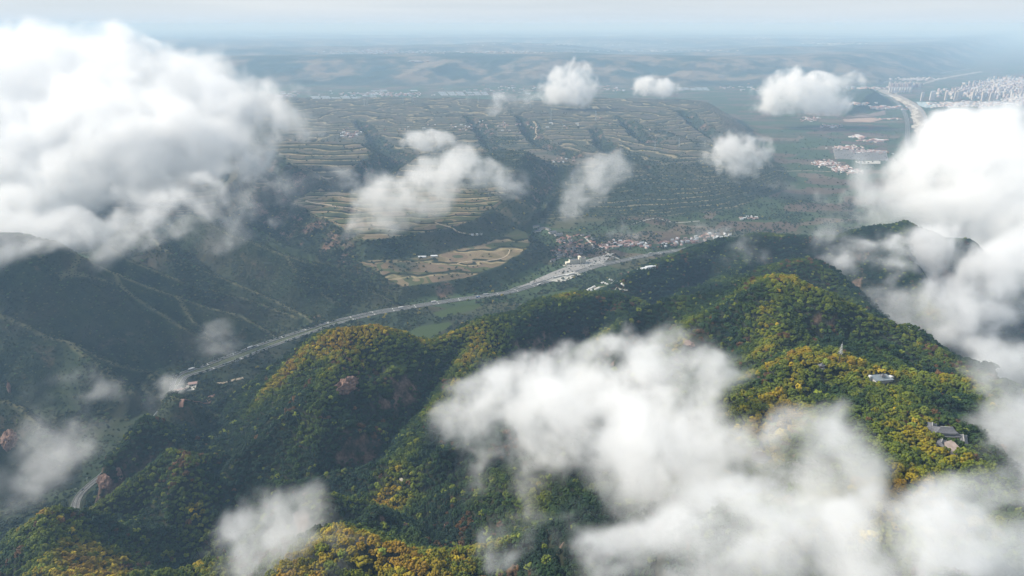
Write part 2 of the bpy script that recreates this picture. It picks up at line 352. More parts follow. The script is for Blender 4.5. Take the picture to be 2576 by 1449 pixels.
def ground_material():
    m = bpy.data.materials.new('ground'); m.use_nodes = True; nt = m.node_tree; B = NB(nt); b = nt.nodes['Principled BSDF']
    b.inputs['Roughness'].default_value = .95; b.inputs['Specular IOR Level'].default_value = .1
    pos = B.n('ShaderNodeNewGeometry').outputs['Position']
    nA = B.noise(pos, .004, 5); nB = B.noise(pos, .03, 4); nC = B.noise(pos, .25, 3, .7); nD = B.noise(pos, .0012, 4)
    # shrub hillsides: bluish dark green, olive and brown drifts, speckled
    c = B.mix(B.rng(nB, .35, .65), (.018, .032, .020), (.038, .054, .028))
    c = B.mix(B.rng(nA, .48, .66), c, (.048, .046, .032))
    c = B.mix(B.rng(nC, .45, .75, 0, .55), c, (.060, .070, .038))
    c = B.mix(B.m('MULTIPLY', B.attr('crest'), B.rng(nB, .3, .6, .25, .9)), c, (.14, .135, .075))
    # tilled terraces
    zs = B.attr('zs'); ter = B.attr('ter'); stp = B.attr('stp')
    q = B.m('DIVIDE', zs, stp); fr = B.m('FRACT', q); fl = B.m('FLOOR', q)
    wn_ = B.n('ShaderNodeTexWhiteNoise', noise_dimensions='2D')
    cb = B.n('ShaderNodeCombineXYZ'); B.l(fl, cb.inputs[0])
    patch = B.m('FLOOR', B.m('MULTIPLY', B.noise(pos, .0045, 2), 22.0)); B.l(patch, cb.inputs[1]); B.l(cb.outputs[0], wn_.inputs['Vector'])
    wv = wn_.outputs['Value']
    rp = B.n('ShaderNodeValToRGB'); e = rp.color_ramp.elements; rp.color_ramp.interpolation = 'CONSTANT'
    e[0].color = (.060, .075, .034, 1); e[1].position = .25; e[1].color = (.15, .125, .070, 1)
    for p_, c_ in ((.42, (.09, .09, .048)), (.58, (.17, .125, .085)), (.74, (.07, .085, .035)), (.86, (.21, .165, .105))):
        z = e.new(p_); z.color = (*c_, 1)
    B.l(wv, rp.inputs['Fac'])
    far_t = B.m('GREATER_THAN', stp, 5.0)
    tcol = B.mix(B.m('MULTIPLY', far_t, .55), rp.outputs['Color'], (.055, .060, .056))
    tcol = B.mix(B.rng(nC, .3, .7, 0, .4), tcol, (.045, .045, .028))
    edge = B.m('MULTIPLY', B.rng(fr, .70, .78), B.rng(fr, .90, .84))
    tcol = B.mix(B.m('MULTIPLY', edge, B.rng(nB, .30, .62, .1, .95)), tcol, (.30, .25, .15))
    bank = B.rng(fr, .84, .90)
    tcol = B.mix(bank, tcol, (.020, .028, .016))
    tcol = B.mix(B.m('MULTIPLY', B.attr('woods'), .86), tcol, (.026, .040, .022))
    tcol = B.mix(B.m('MULTIPLY', edge, B.m('MULTIPLY', B.attr('woods'), B.rng(nA, .40, .58, .0, .8))), tcol, (.26, .22, .13))
    tcol = B.mix(B.m('MULTIPLY', B.attr('woods'), B.rng(nD, .5, .62, 0, .5)), tcol, (.085, .075, .045))
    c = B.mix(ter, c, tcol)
    # plain: field parcels
    vo = B.n('ShaderNodeTexVoronoi', feature='F1'); vo.inputs['Scale'].default_value = .0042
    mp_ = B.n('ShaderNodeMapping'); mp_.inputs['Rotation'].default_value = (0, 0, .3); mp_.inputs['Scale'].default_value = (1, 1.9, 0); B.l(pos, mp_.inputs['Vector']); B.l(mp_.outputs[0], vo.inputs['Vector'])
    vo.distance = 'CHEBYCHEV'
    sep = B.n('ShaderNodeSeparateColor'); B.l(vo.outputs['Color'], sep.inputs[0])
    rq = B.n('ShaderNodeValToRGB'); e = rq.color_ramp.elements; rq.color_ramp.interpolation = 'CONSTANT'
    e[0].color = (.050, .075, .034, 1); e[1].position = .3; e[1].color = (.110, .080, .060, 1)
    for p_, c_ in ((.5, (.085, .085, .050)), (.62, (.055, .085, .040)), (.78, (.140, .110, .080)), (.9, (.060, .070, .040))):
        z = e.new(p_); z.color = (*c_, 1)
    B.l(sep.outputs[0], rq.inputs['Fac'])
    c = B.mix(B.attr('plain'), c, B.mix(B.rng(nB, .3, .7, 0, .35), rq.outputs['Color'], (.035, .05, .025)))
    # far plateau
    fc = B.mix(B.rng(nD, .44, .56), (.028, .045, .028), (.17, .14, .10))
    fc = B.mix(B.rng(nA, .45, .6, 0, .8), fc, (.030, .042, .026))
    c = B.mix(B.attr('farm'), c, fc)
    # forest floor, bare red rock and loess scars
    c = B.mix(B.attr('isF'), c, B.mix(B.rng(nC, .4, .7), (.016, .022, .012), (.040, .038, .020)))
    c = B.mix(B.attr('lawn'), c, B.mix(B.rng(nC, .3, .7), (.035, .058, .022), (.062, .085, .032)))
    c = B.mix(B.m('MULTIPLY', B.attr('rock'), B.rng(nB, .35, .6)), c, B.mix(B.rng(nC, .3, .7), (.085, .050, .040), (.24, .165, .125)))
    B.l(c, b.inputs['Base Color'])
    bp = B.n('ShaderNodeBump'); bp.inputs['Strength'].default_value = .6; bp.inputs['Distance'].default_value = 2.5
    B.l(nC, bp.inputs['Height']); B.l(bp.outputs['Normal'], b.inputs['Normal'])
    return m

def mesh_np(name, co, quads=None, faces=None):
    me = bpy.data.meshes.new(name)
    co = np.asarray(co, dtype=np.float32); me.vertices.add(len(co)); me.vertices.foreach_set('co', co.ravel())
    f = quads if quads is not None else faces
    if f is not None:
        f = np.asarray(f, dtype=np.int32); k = f.shape[1]
        me.loops.add(f.size); me.loops.foreach_set('vertex_index', f.ravel())
        me.polygons.add(len(f)); me.polygons.foreach_set('loop_start', np.arange(0, f.size, k, dtype=np.int32))
        me.polygons.foreach_set('loop_total', np.full(len(f), k, dtype=np.int32))
    me.update(calc_edges=True); return me
def fattr(me, name, arr, dom='POINT', t='FLOAT'):
    a = me.attributes.new(name, t, dom)
    a.data.foreach_set('value' if t == 'FLOAT' else 'color' if 'COLOR' in t else 'vector', np.asarray(arr, dtype=np.float32).ravel())

def tag(o, label=None, cat=None, group=None, kind=None):
    if label: o['label'] = label
    if cat: o['category'] = cat
    if group: o['group'] = group
    if kind: o['kind'] = kind
    return o
def link(name, me, m=None, parent=None):
    o = bpy.data.objects.new(name, me); COL.objects.link(o)
    if m is not None and me is not None and not me.materials: me.materials.append(m)
    if parent is not None: o.parent = parent
    return o

# ------------------------------------------------------------------ ground sheet
def build_ground():
    A0 = math.radians(53); NC = 840
    az = np.linspace(-A0, A0, NC)
    r = [140.0]
    while r[-1] < 210000:
        q = r[-1]; k = .006 if q < 380 else .0026 if q < 3000 else .0036 if q < 12500 else .018
        r.append(q * (1 + k))
    r = np.array(r); R, AZ = np.meshgrid(r, az, indexing='ij')
    X = R * np.sin(AZ); Y = R * np.cos(AZ)
    h, a = relief(X.ravel(), Y.ravel(), True)
    n, mcol = R.shape
    Hh = h.reshape(n, mcol)
    co = np.stack([X, Y, Hh], -1).reshape(-1, 3)
    idx = np.arange(n * mcol).reshape(n, mcol)
    q = np.stack([idx[:-1, :-1], idx[:-1, 1:], idx[1:, 1:], idx[1:, :-1]], -1).reshape(-1, 4)[:, ::-1]
    me = mesh_np('ground', co, quads=q)
    # slope for bare rock
    dr = np.gradient(Hh, axis=0) / np.gradient(R, axis=0); da = np.gradient(Hh, axis=1) / (R * (az[1] - az[0]))
    sl = np.hypot(dr, da).ravel()
    x, y = X.ravel(), Y.ravel()
    rock = np.clip(sstep(1.5, 2.0, sl) * a['isF'] + sstep(.95, 1.2, sl) * .3 * a['isS'] * (fbm(x, y, 120, 3, 92) > .22) + sstep(.45, .62, sl) * sstep(4, 15, a['gdep']) * sstep(.0, .12, fbm(x, y, 90, 3, 93)), 0, 1)
    for sx, sy, sz, rad in SCARS:
        p = P(sx, sy, sz); rock = np.maximum(rock, sstep(rad, rad * .55, np.hypot(x - p[0] + 6 * fbm(x, y, 25, 2, 3), (y - p[1]) * .9)))
    lawn = np.zeros(x.shape)
    for pl in LAWNS: lawn = np.maximum(lawn, sstep(-3, 3, poly_sd(x, y, PL(pl, 3))))
    plain = (1 - a['isF']) * (1 - a['isS']) * (1 - a['ter']) * (a['base'] < 12) * sstep(1750, 1950, y + .25 * x) * (a['fy'] < 300)
    farm = sstep(-100, 900, a['fy'])
    for nm, v in (('zs', a['zs']), ('ter', a['ter']), ('isF', a['isF']), ('woods', a['woods']), ('plain', plain), ('farm', farm), ('rock', rock), ('lawn', lawn * (1 - a['isF'])), ('crest', a['isS'] * sstep(9, 2, a['near'])), ('stp', np.where(y > 3000, 7.0, 4.2))):
        fattr(me, nm, v)
    me.polygons.foreach_set('use_smooth', np.ones(len(me.polygons), bool))
    G.update(r=r, A0=A0, da=az[1] - az[0], Z=Hh, sl=sl.reshape(n, mcol), **{k: v.reshape(n, mcol) for k, v in a.items() if k in ('isF', 'isS', 'near', 'woods', 'ter', 'dh', 'dp', 'gdep', 'base')}, rock=rock.reshape(n, mcol), lawn=lawn.reshape(n, mcol))
    o = link('ground', me, ground_material()); tag(o, 'valley, terraced loess tableland and forested mountain ground', kind='structure')
    return o
G = {}
def look(x, y, *names):
    x = np.atleast_1d(np.asarray(x, float)); y = np.atleast_1d(np.asarray(y, float))
    rr = np.hypot(x, y); aa = np.arctan2(x, y)
    r = G['r']; i = np.clip(np.searchsorted(r, rr) - 1, 0, len(r) - 2); ti = np.clip((rr - r[i]) / (r[i + 1] - r[i]), 0, 1)
    ja = (aa + G['A0']) / G['da']; j = np.clip(ja.astype(int), 0, G['Z'].shape[1] - 2); tj = np.clip(ja - j, 0, 1)
    out = []
    for n in names:
        a = G[n]; out.append((a[i, j] * (1 - ti) + a[i + 1, j] * ti) * (1 - tj) + (a[i, j + 1] * (1 - ti) + a[i + 1, j + 1] * ti) * tj)
    return out[0] if len(out) == 1 else out
def gz(x, y): return float(look(x, y, 'Z')[0])
SCARS = [(1120, 728, 22, 34), (872, 972, 170, 0), (1640, 478, 60, 25), (795, 783, 20, 14), (640, 868, 12, 22)]
SCARS = [s for s in SCARS if s[3]]
LAWNS = [[(1090,785),(1130,773),(1215,762),(1195,776),(1130,792),(1105,798)], [(1465,732),(1500,715),(1570,708),(1620,722),(1560,745),(1480,745)], [(1360,742),(1400,731),(1450,722),(1455,727),(1400,742)], [(1010,838),(1060,818),(1130,808),(1140,815),(1080,850)]]
ground = build_ground()
print('ground', len(ground.data.vertices), round(time.time() - T0, 1))

# ------------------------------------------------------------------ haze: the air over the whole valley
def build_haze():
    me = bpy.data.meshes.new('haze'); X, Y0, Y1, Z0, Z1 = 216000, -3000, 216000, -12, 845
    v = [(a, b, c) for c in (Z0, Z1) for b in (Y0, Y1) for a in (-X, X)]
    me.from_pydata(v, [], [(0, 2, 3, 1), (4, 5, 7, 6), (0, 1, 5, 4), (2, 6, 7, 3), (0, 4, 6, 2), (1, 3, 7, 5)]); me.update()
    m = bpy.data.materials.new('haze'); m.use_nodes = True; nt = m.node_tree; nt.nodes.remove(nt.nodes['Principled BSDF'])
    v = nt.nodes.new('ShaderNodeVolumePrincipled'); v.inputs['Color'].default_value = (.42, .65, .93, 1); v.inputs['Absorption Color'].default_value = (.5, .5, .5, 1); v.inputs['Density'].default_value = HAZE
    v.inputs['Anisotropy'].default_value = .0
    nt.links.new(v.outputs[0], nt.nodes['Material Output'].inputs['Volume'])
    o = link('haze', me, m); tag(o, 'pale blue air over the valley', kind='stuff')
HAZE = 7.2e-5
build_haze()

# ------------------------------------------------------------------ clouds
def cloud_material(name, dens):
    m = bpy.data.materials.new(name); m.use_nodes = True; nt = m.node_tree; nt.nodes.remove(nt.nodes['Principled BSDF'])
    v = nt.nodes.new('ShaderNodeVolumePrincipled'); v.inputs['Color'].default_value = (1, 1, 1, 1)
    v.inputs['Density'].default_value = dens * .95; v.inputs['Anisotropy'].default_value = .1
    nt.links.new(v.outputs[0], nt.nodes['Material Output'].inputs['Volume']); return m

def cloud(label, puffs, cell, dens, nscale, amp=1.0, thr=-.04, gain=.95, deep=.8):
    """puffs: (px, py, distance, half width px, half height px, weight). A cloud is a grid of vapour density."""
    C = []
    for px, py, Y, rx, ry, w in puffs:
        c = PD(px, py, Y); sl = math.hypot(c[1], CAMZ - c[2]) / FPX
        C.append((c, rx * sl * 1.28, rx * sl * deep * 1.1, ry * sl * 1.28, w))
    lo = [min(c[0][k] - c[1 + k] * 1.45 for c in C) for k in range(3)]; hi = [max(c[0][k] + c[1 + k] * 1.45 for c in C) for k in range(3)]
    hi[2] = min(hi[2], 838); lo[2] = max(lo[2], -8)
    me = bpy.data.volumes.new('cloud')
    m = cloud_material('cloud_vapour', dens)
    o = bpy.data.objects.new('cloud', me); COL.objects.link(o); me.materials.append(m)
    ng = bpy.data.node_groups.new('cloud_vapour', 'GeometryNodeTree'); B = NB(ng)
    ng.interface.new_socket('Geometry', in_out='INPUT', socket_type='NodeSocketGeometry'); ng.interface.new_socket('Geometry', in_out='OUTPUT', socket_type='NodeSocketGeometry')
    gi = B.n('NodeGroupInput'); go = B.n('NodeGroupOutput')
    vc = B.n('GeometryNodeVolumeCube'); res = [max(4, math.ceil((hi[k] - lo[k]) / cell)) for k in range(3)]
    vc.inputs['Min'].default_value = tuple(lo); vc.inputs['Max'].default_value = tuple(hi)
    for k, nm in enumerate('XYZ'): vc.inputs['Resolution ' + nm].default_value = int(res[k])
    p = B.n('GeometryNodeInputPosition').outputs[0]
    def vm(op, a, b, out=0):
        o_ = B.n('ShaderNodeVectorMath', operation=op); B.val(a, o_.inputs[0]); B.val(b, o_.inputs[1]); return o_.outputs[out]
    w1 = B.n('ShaderNodeTexNoise'); w1.inputs['Scale'].default_value = nscale * .8; w1.inputs['Detail'].default_value = 3; B.l(p, w1.inputs['Vector'])
    pw = vm('ADD', p, vm('MULTIPLY', vm('SUBTRACT', w1.outputs['Color'], (.5, .5, .5)), (1.0 / nscale,) * 3))
    inv = None
    for c, rx, ry, rz, w in C:
        d = vm('MULTIPLY', vm('SUBTRACT', pw, tuple(c)), (1 / rx, 1 / ry, 1 / rz))
        q = vm('DOT_PRODUCT', d, d, 1)
        t = B.m('SUBTRACT', 1.5, q, clamp=True)
        t = B.m('SUBTRACT', 1.0, B.m('MULTIPLY', t, w * .95))
        inv = t if inv is None else B.m('MULTIPLY', inv, t)
    base = B.m('SUBTRACT', 1.0, inv)
    nz_ = B.n('ShaderNodeTexNoise'); nz_.inputs['Scale'].default_value = nscale * 1.7; nz_.inputs['Detail'].default_value = 6; nz_.inputs['Roughness'].default_value = .62
    B.l(pw, nz_.inputs['Vector'])
    e = B.m('ADD', B.m('MULTIPLY', base, 1.45), B.m('ADD', B.m('MULTIPLY', B.m('SUBTRACT', nz_.outputs['Fac'], .5), amp * 4.8), -.62))
    dn = B.m('POWER', B.m('MULTIPLY', B.m('SUBTRACT', e, thr), gain, clamp=True), 2.3)
    dn = B.m('MULTIPLY', dn, B.m('GREATER_THAN', base, .02))
    B.l(dn, vc.inputs['Density'])
    sm = B.n('GeometryNodeSetMaterial'); sm.inputs['Material'].default_value = m
    B.l(vc.outputs['Volume'], sm.inputs['Geometry']); B.l(sm.outputs[0], go.inputs[0])
    md = o.modifiers.new('vapour', 'NODES'); md.node_group = ng
    tag(o, label, 'cloud', 'low clouds drifting over the valley and the mountain')
    return o

cloud('huge bright white cloud bank filling the upper left sky over the valley', [
 (-40,240,3200,160,110,1),(60,225,3200,170,95,1),(250,205,3200,150,92,1),(420,230,3200,150,90,1),(560,265,3100,130,75,.8),(640,300,3000,80,60,.5),
 (100,370,2900,260,140,1),(350,350,2900,220,120,1),(520,340,2900,140,80,.8),(60,450,2700,200,80,.9),(280,430,2700,190,70,.7),(-80,350,3000,200,200,1),(340,110,3200,40,18,.45)], 8.06, .014, .0034)
E2 = 0
cloud('ragged white cloud tongue hanging below the big bank at the left edge', [
 (-20,585,1560,110,55,1),(80,588,1570,100,52,1),(170,590,1600,80,42,.8),(20,560,1640,120,50,1),
 (-20,540,2100,110,75,1),(70,520,2150,90,60,.9),(120,560,2100,90,50,.6),(-40,600,2050,70,50,.7),(180,520,2150,80,40,.5)], 4.96, .0140, .0045)
cloud('long diagonal streak of grey white cloud over the bare left ridges', [
 (250,655,1640,45,30,.6),(310,610,1660,70,42,.85),(370,560,1680,80,48,.9),(430,520,1700,80,45,.8),(500,560,1720,80,40,.5),(590,540,1740,70,42,.42),(440,480,1700,40,30,.6)], 3.72, .0120, .006)
cloud('white cloud stretched over the terraced hilltop in the middle', [
 (915,575,2400,45,35,.7),(950,545,2400,70,50,.9),(1010,500,2450,85,65,1),(1080,465,2500,90,60,1),(1150,430,2500,80,50,1),(1230,445,2550,80,40,.75),(1300,445,2550,40,32,.6)], 4.96, .0120, .0062)
cloud('slanting white cloud with a long tail left of the lone puff', [
 (1425,545,2600,30,30,.5),(1450,500,2600,45,48,.8),(1480,465,2600,50,48,.85),(1525,420,2650,55,38,.9),(1560,400,2650,30,25,.6)], 4.96, .0099, .0068)
cloud('small flat white cloud above the middle terraces', [(1075,357,3900,55,22,1),(1030,350,3900,35,14,.5),(1100,350,3900,35,20,.8)], 5.58, .0120, .0075)
cloud('broken blue grey veil trailing under the big bank towards the middle', [
 (300,505,1950,120,45,.5),(440,470,2050,120,40,.5),(560,500,2050,110,45,.45),(650,530,2050,90,40,.42),(230,590,1760,80,45,.5),(700,480,2200,80,30,.42),(610,430,2300,90,36,.5)], 5.5, .012, .006)
cloud('thin torn wisp left of the central cloud', [(770,480,2400,55,26,.5),(830,450,2450,70,30,.5),(880,440,2450,45,18,.4)], 5.58, .012, .005)
cloud('thin veil drifting off the right end of the big bank', [(720,300,3400,60,45,.55),(780,310,3500,55,30,.5),(740,350,3400,50,30,.4),(735,225,3800,45,16,.45)], 7.44, .010, .004)
cloud('rounded white puff over the dark green terraces at right', [(1850,385,3400,65,42,1),(1885,395,3400,50,38,.9),(1830,430,3350,35,28,.55),(1820,380,3400,35,28,.7)], 4.96, .0120, .0085)
cloud('bright heaped white puff in front of the far river plain', [(1430,225,5800,58,38,1),(1440,195,5800,38,32,1),(1395,235,5800,38,22,.9),(1465,215,5800,35,28,.8),(1410,205,5800,30,24,.8)], 8.06, .0150, .0055)
cloud('small white puff over the far greenhouses', [(1640,218,6500,38,20,1),(1670,225,6500,38,17,.9)], 8.68, .018, .006)
cloud('wide white cloud with a raised right horn above the far plain', [(1975,235,5800,60,38,1),(2040,240,5800,70,38,1),(1980,200,5800,35,28,.85),(2055,210,5800,45,24,.8),(2120,215,5800,38,24,.75),(2140,200,5800,22,18,.6),(1940,262,5800,45,20,.7),(2080,265,5800,55,18,.7)], 8.06, .0150, .0052)
cloud('faint low wisps among the far pylons', [(1270,262,5400,55,24,.5),(1310,248,5400,28,16,.5),(1150,252,5600,30,12,.45),(1240,285,5300,30,12,.4)], 7.44, .011, .0045)
cloud('great white cloud bank rising behind the right peak', [
 (2480,330,2700,110,60,1),(2400,330,2750,70,40,.8),(2430,420,2650,150,90,1),(2330,430,2600,110,70,.9),(2380,520,2500,150,90,1),(2560,420,2500,150,130,1),(2560,580,2400,160,120,1),(2230,440,2500,60,45,.7),(2470,620,2350,120,60,.8),(2190,500,2400,50,45,.5),(2600,700,2200,110,110,.9)], 6.82, .015, .0036)
cloud('streams of mist sliding down between the two right ridges', [
 (2360,640,1700,90,50,.75),(2280,600,1750,80,40,.6),(2520,690,1600,90,60,.95),(2580,640,1650,80,80,1),(2440,720,1560,80,45,.8),(2080,560,1750,60,35,.6),(2140,600,1700,60,40,.7),
 (2040,575,1700,40,25,.5),(2110,620,1650,70,40,.65),(2180,690,1550,70,60,.75),(2230,640,1600,80,40,.6),(2260,770,1350,80,50,.75),(2350,760,1350,100,55,.8),(2430,830,1250,110,60,.85),(2520,780,1250,90,90,.9),(2380,880,1150,70,40,.7),(2500,920,1100,100,60,.9),(2160,540,1800,50,30,.45)], 3.72, .02, .0065)
cloud('dense grey white cloud filling the ravine in the foreground', [
 (1130,1075,690,80,50,.7),(1210,1040,690,90,70,.85),(1300,990,680,110,80,.95),(1400,940,700,110,80,.9),(1520,900,730,120,80,.8),(1620,830,780,70,40,.55),(1690,870,725,80,60,.6),
 (1450,1030,630,150,100,1),(1580,1050,610,170,120,1),(1740,980,604,120,100,.9),(1690,1150,520,180,120,1),(1850,1200,483,170,120,1),(1990,1120,434,80,80,.9),(2070,1090,442,70,60,.9),(2110,1170,410,90,90,.95),(2120,1270,385,110,90,.9),
 (1250,1140,650,120,70,.6),(1500,1190,590,150,70,.7),(1700,1270,465,150,80,.8),(1230,1250,600,110,60,.4)], 2.56, .033, .0125, 1.0)
cloud('low cloud layer along the bottom right of the mountain', [
 (1330,1330,416,110,60,.45),(1500,1340,376,130,70,.5),(1650,1370,344,150,80,.7),(1800,1330,344,180,100,.9),(1950,1310,344,150,90,.95),(2080,1370,320,160,90,1),(2250,1400,300,170,75,1),(2400,1375,296,160,85,1),(2540,1330,296,130,120,1),(2330,1450,290,220,60,1),(1800,1440,312,220,70,.85),(2150,1450,288,220,60,1),(2570,1230,380,60,100,.9),(1450,1430,352,120,50,.4)], 2.08, .046, .014, 1.0)
cloud('right edge cloud wrapping round the temple hill', [(2560,960,600,90,90,.95),(2570,1060,540,90,100,1),(2500,1080,530,50,60,.5),(2590,1150,480,90,120,1),(2470,1170,480,60,60,.45),(2540,1220,450,60,60,.7)], 2.40, .03, .015, 1.0)
cloud('soft grey cloud puff low on the left foreground slope', [(620,1390,520,90,70,.75),(700,1330,530,110,85,.95),(760,1290,540,80,60,.85),(830,1340,500,70,60,.6),(740,1420,480,130,70,.85)], 2.40, .0225, .015, 1.0)
cloud('thin grey puff over the foot of the left valley', [(415,1000,1250,55,45,.6),(440,980,1260,35,30,.5)], 3.10, .014, .009)
cloud('thin grey veil above the highway bend', [(540,865,1450,60,45,.55),(500,880,1430,40,30,.45),(545,830,1470,30,25,.45)], 3.10, .013, .009)
cloud('faint mist spread over the lower left slopes', [(150,1040,1080,120,60,.46),(90,1150,1000,140,65,.5),(210,1110,1030,90,55,.46),(30,1230,900,130,60,.46),(250,970,1130,80,45,.46),(340,1000,1150,60,35,.4),(150,1210,900,90,40,.36)], 3.72, .0096, .007)
cloud('faint smoke like wisp over the red roofed village', [(1560,590,2300,40,30,.5),(1555,560,2300,28,22,.4)], 4.96, .012, .007)
cloud('faint wisp over the long village beside the highway', [(1780,580,2350,45,26,.55),(1800,560,2350,30,22,.45),(1650,655,2150,55,18,.4)], 4.96, .012, .007)
cloud('thin mist patch on the near forested ridge', [(1850,640,1750,70,30,.5),(1900,620,1800,60,25,.45)], 3.72, .013, .008)
cloud('small dim puff of mist behind the lattice mast', [(2100,830,900,35,18,.5),(2240,860,880,40,32,.55)], 3.20, .015, .012)
cloud('grey cloud shreds at the right above the dark terraces', [(2100,490,2600,45,22,.6),(2000,480,2700,50,14,.35),(1930,455,2800,40,16,.35)], 4.96, .014, .006)
print('clouds', round(time.time() - T0, 1))

# ------------------------------------------------------------------ trees
def foliage_material(name, per_object=False):
    m = bpy.data.materials.new(name); m.use_nodes = True; B = NB(m.node_tree); b = m.node_tree.nodes['Principled BSDF']
    b.inputs['Roughness'].default_value = .75; b.inputs['Specular IOR Level'].default_value = .18
    if per_object: c = B.n('ShaderNodeObjectInfo').outputs['Color']
    else: c = B.attr('leafcol', 'INSTANCER', 'Color')
    t = B.n('ShaderNodeTexCoord').outputs['Object']
    n = B.noise(t, 5.0, 3, .7)
    hs = B.n('ShaderNodeHueSaturation'); B.l(c, hs.inputs['Color']); B.l(B.rng(n, .3, .7, .60, 1.45), hs.inputs['Value']); B.l(B.rng(n, .3, .7, .51, .485), hs.inputs['Hue'])
    B.l(hs.outputs[0], b.inputs['Base Color']); return m
FOL = foliage_material('autumn_foliage'); FOLO = foliage_material('autumn_foliage_single', True)
ICO = None
def ico_np():
    import bmesh
    bm = bmesh.new(); bmesh.ops.create_icosphere(bm, subdivisions=1, radius=1)
    v = np.array([x.co[:] for x in bm.verts]); f = np.array([[a.index for a in x.verts] for x in bm.faces]); bm.free(); return v, f
IV, IF = ico_np()
def crown_mesh(name, seed, npuff=34, leaf=0, flat=.72):
    """a crown of unit radius made of many small ragged leaf clumps, open between them"""
    R = np.random.RandomState(seed); V = []; Fc = []; k = 0
    for i in range(npuff):
        th = R.rand() * 2 * PI; ph = math.acos(1 - R.rand() * 1.35); rad = .62 + .22 * R.rand()
        c = np.array([math.cos(th) * math.sin(ph), math.sin(th) * math.sin(ph), math.cos(ph) * flat]) * rad
        c += R.randn(3) * .07
        sz = (.17 + .15 * R.rand()) * (34 / npuff) ** .42
        v = IV * sz * (1 + R.randn(len(IV), 1) * .22) * np.array([1, 1, .8]) + c
        V.append(v); Fc.append(IF + k); k += len(v)
    V = np.concatenate(V); Fc = np.concatenate(Fc)
    if leaf:
        dirs = R.randn(leaf, 3); dirs[:, 2] = np.abs(dirs[:, 2]) * 1.2 - .35; dirs /= np.linalg.norm(dirs, axis=1)[:, None]
        base = V[R.randint(0, len(V), leaf)] + R.randn(leaf, 3) * .05
        a = R.randn(leaf, 3); a /= np.linalg.norm(a, axis=1)[:, None]; b_ = np.cross(a, dirs); s_ = .045 + .03 * R.rand(leaf, 1)
        L = np.stack([base - a * s_, base + b_ * s_, base + a * s_], 1).reshape(-1, 3)
        Fc = np.concatenate([Fc, np.arange(leaf * 3).reshape(-1, 3) + len(V)]); V = np.concatenate([V, L])
    V[:, 2] += .55
    me = mesh_np(name, V, faces=Fc); return me
def trunk_mesh():
    import bmesh
    bm = bmesh.new()
    def limb(a, b, r0, r1):
        a, b = Vector(a), Vector(b); q = (b - a).to_track_quat('Z', 'Y').to_matrix().to_4x4()
        bmesh.ops.create_cone(bm, cap_ends=True, segments=7, radius1=r0, radius2=r1, depth=(b - a).length, matrix=Matrix.Translation((a + b) / 2) @ q)
    limb((0, 0, -.55), (.02, .01, .35), .07, .045)
    for k in range(5):
        an = k * 1.26 + .3; limb((.02, .01, .1 + .04 * k), (.42 * math.cos(an), .42 * math.sin(an), .55 + .06 * k), .035, .012)
    me = bpy.data.meshes.new('trunk'); bm.to_mesh(me); bm.free(); return me

def palette(n, aut_sun, R, brn=0):
    """leaf colours; aut 0 deep green .. 1 gold and rust"""
    P0 = np.array([(.008,.022,.012),(.013,.032,.011),(.022,.044,.009),(.045,.068,.007),(.085,.105,.006),(.180,.145,.006),(.175,.110,.008),(.075,.042,.016)])
    t = np.clip(aut_sun + R.randn(n) * .075, 0, .999)
    i = (t * 6).astype(int); f = (t * 6 - i)[:, None]
    c = P0[i] * (1 - f) + P0[np.minimum(i + 1, 7)] * f
    br = (R.rand(n) < .008 + brn)
    c[br] = P0[7] * (.7 + .6 * R.rand(br.sum(), 1))
    li = (R.rand(n) < .05); c[li] = np.array([.12,.15,.018]) * (.6 + .5 * R.rand(li.sum(), 1))
    ye = (R.rand(n) < np.clip(aut_sun - .55, 0, .3) * .25); c[ye] = np.array([.30,.23,.015])
    return c * (.8 + .6 * R.rand(n, 1)) 

def grid_pts(x0, x1, y0, y1, sp, R):
    X, Y = np.meshgrid(np.arange(x0, x1, sp), np.arange(y0, y1, sp)); X = X.ravel() + (R.rand(X.size) - .5) * sp * .95; Y = Y.ravel() + (R.rand(Y.size) - .5) * sp * .95
    return X, Y
def in_view(x, y, z, m=170):
    u, v, d = proj(x, y, z); return (u > -m) & (u < 2576 + m) & (v > -50) & (v < 1449 + m) & (d > 60)

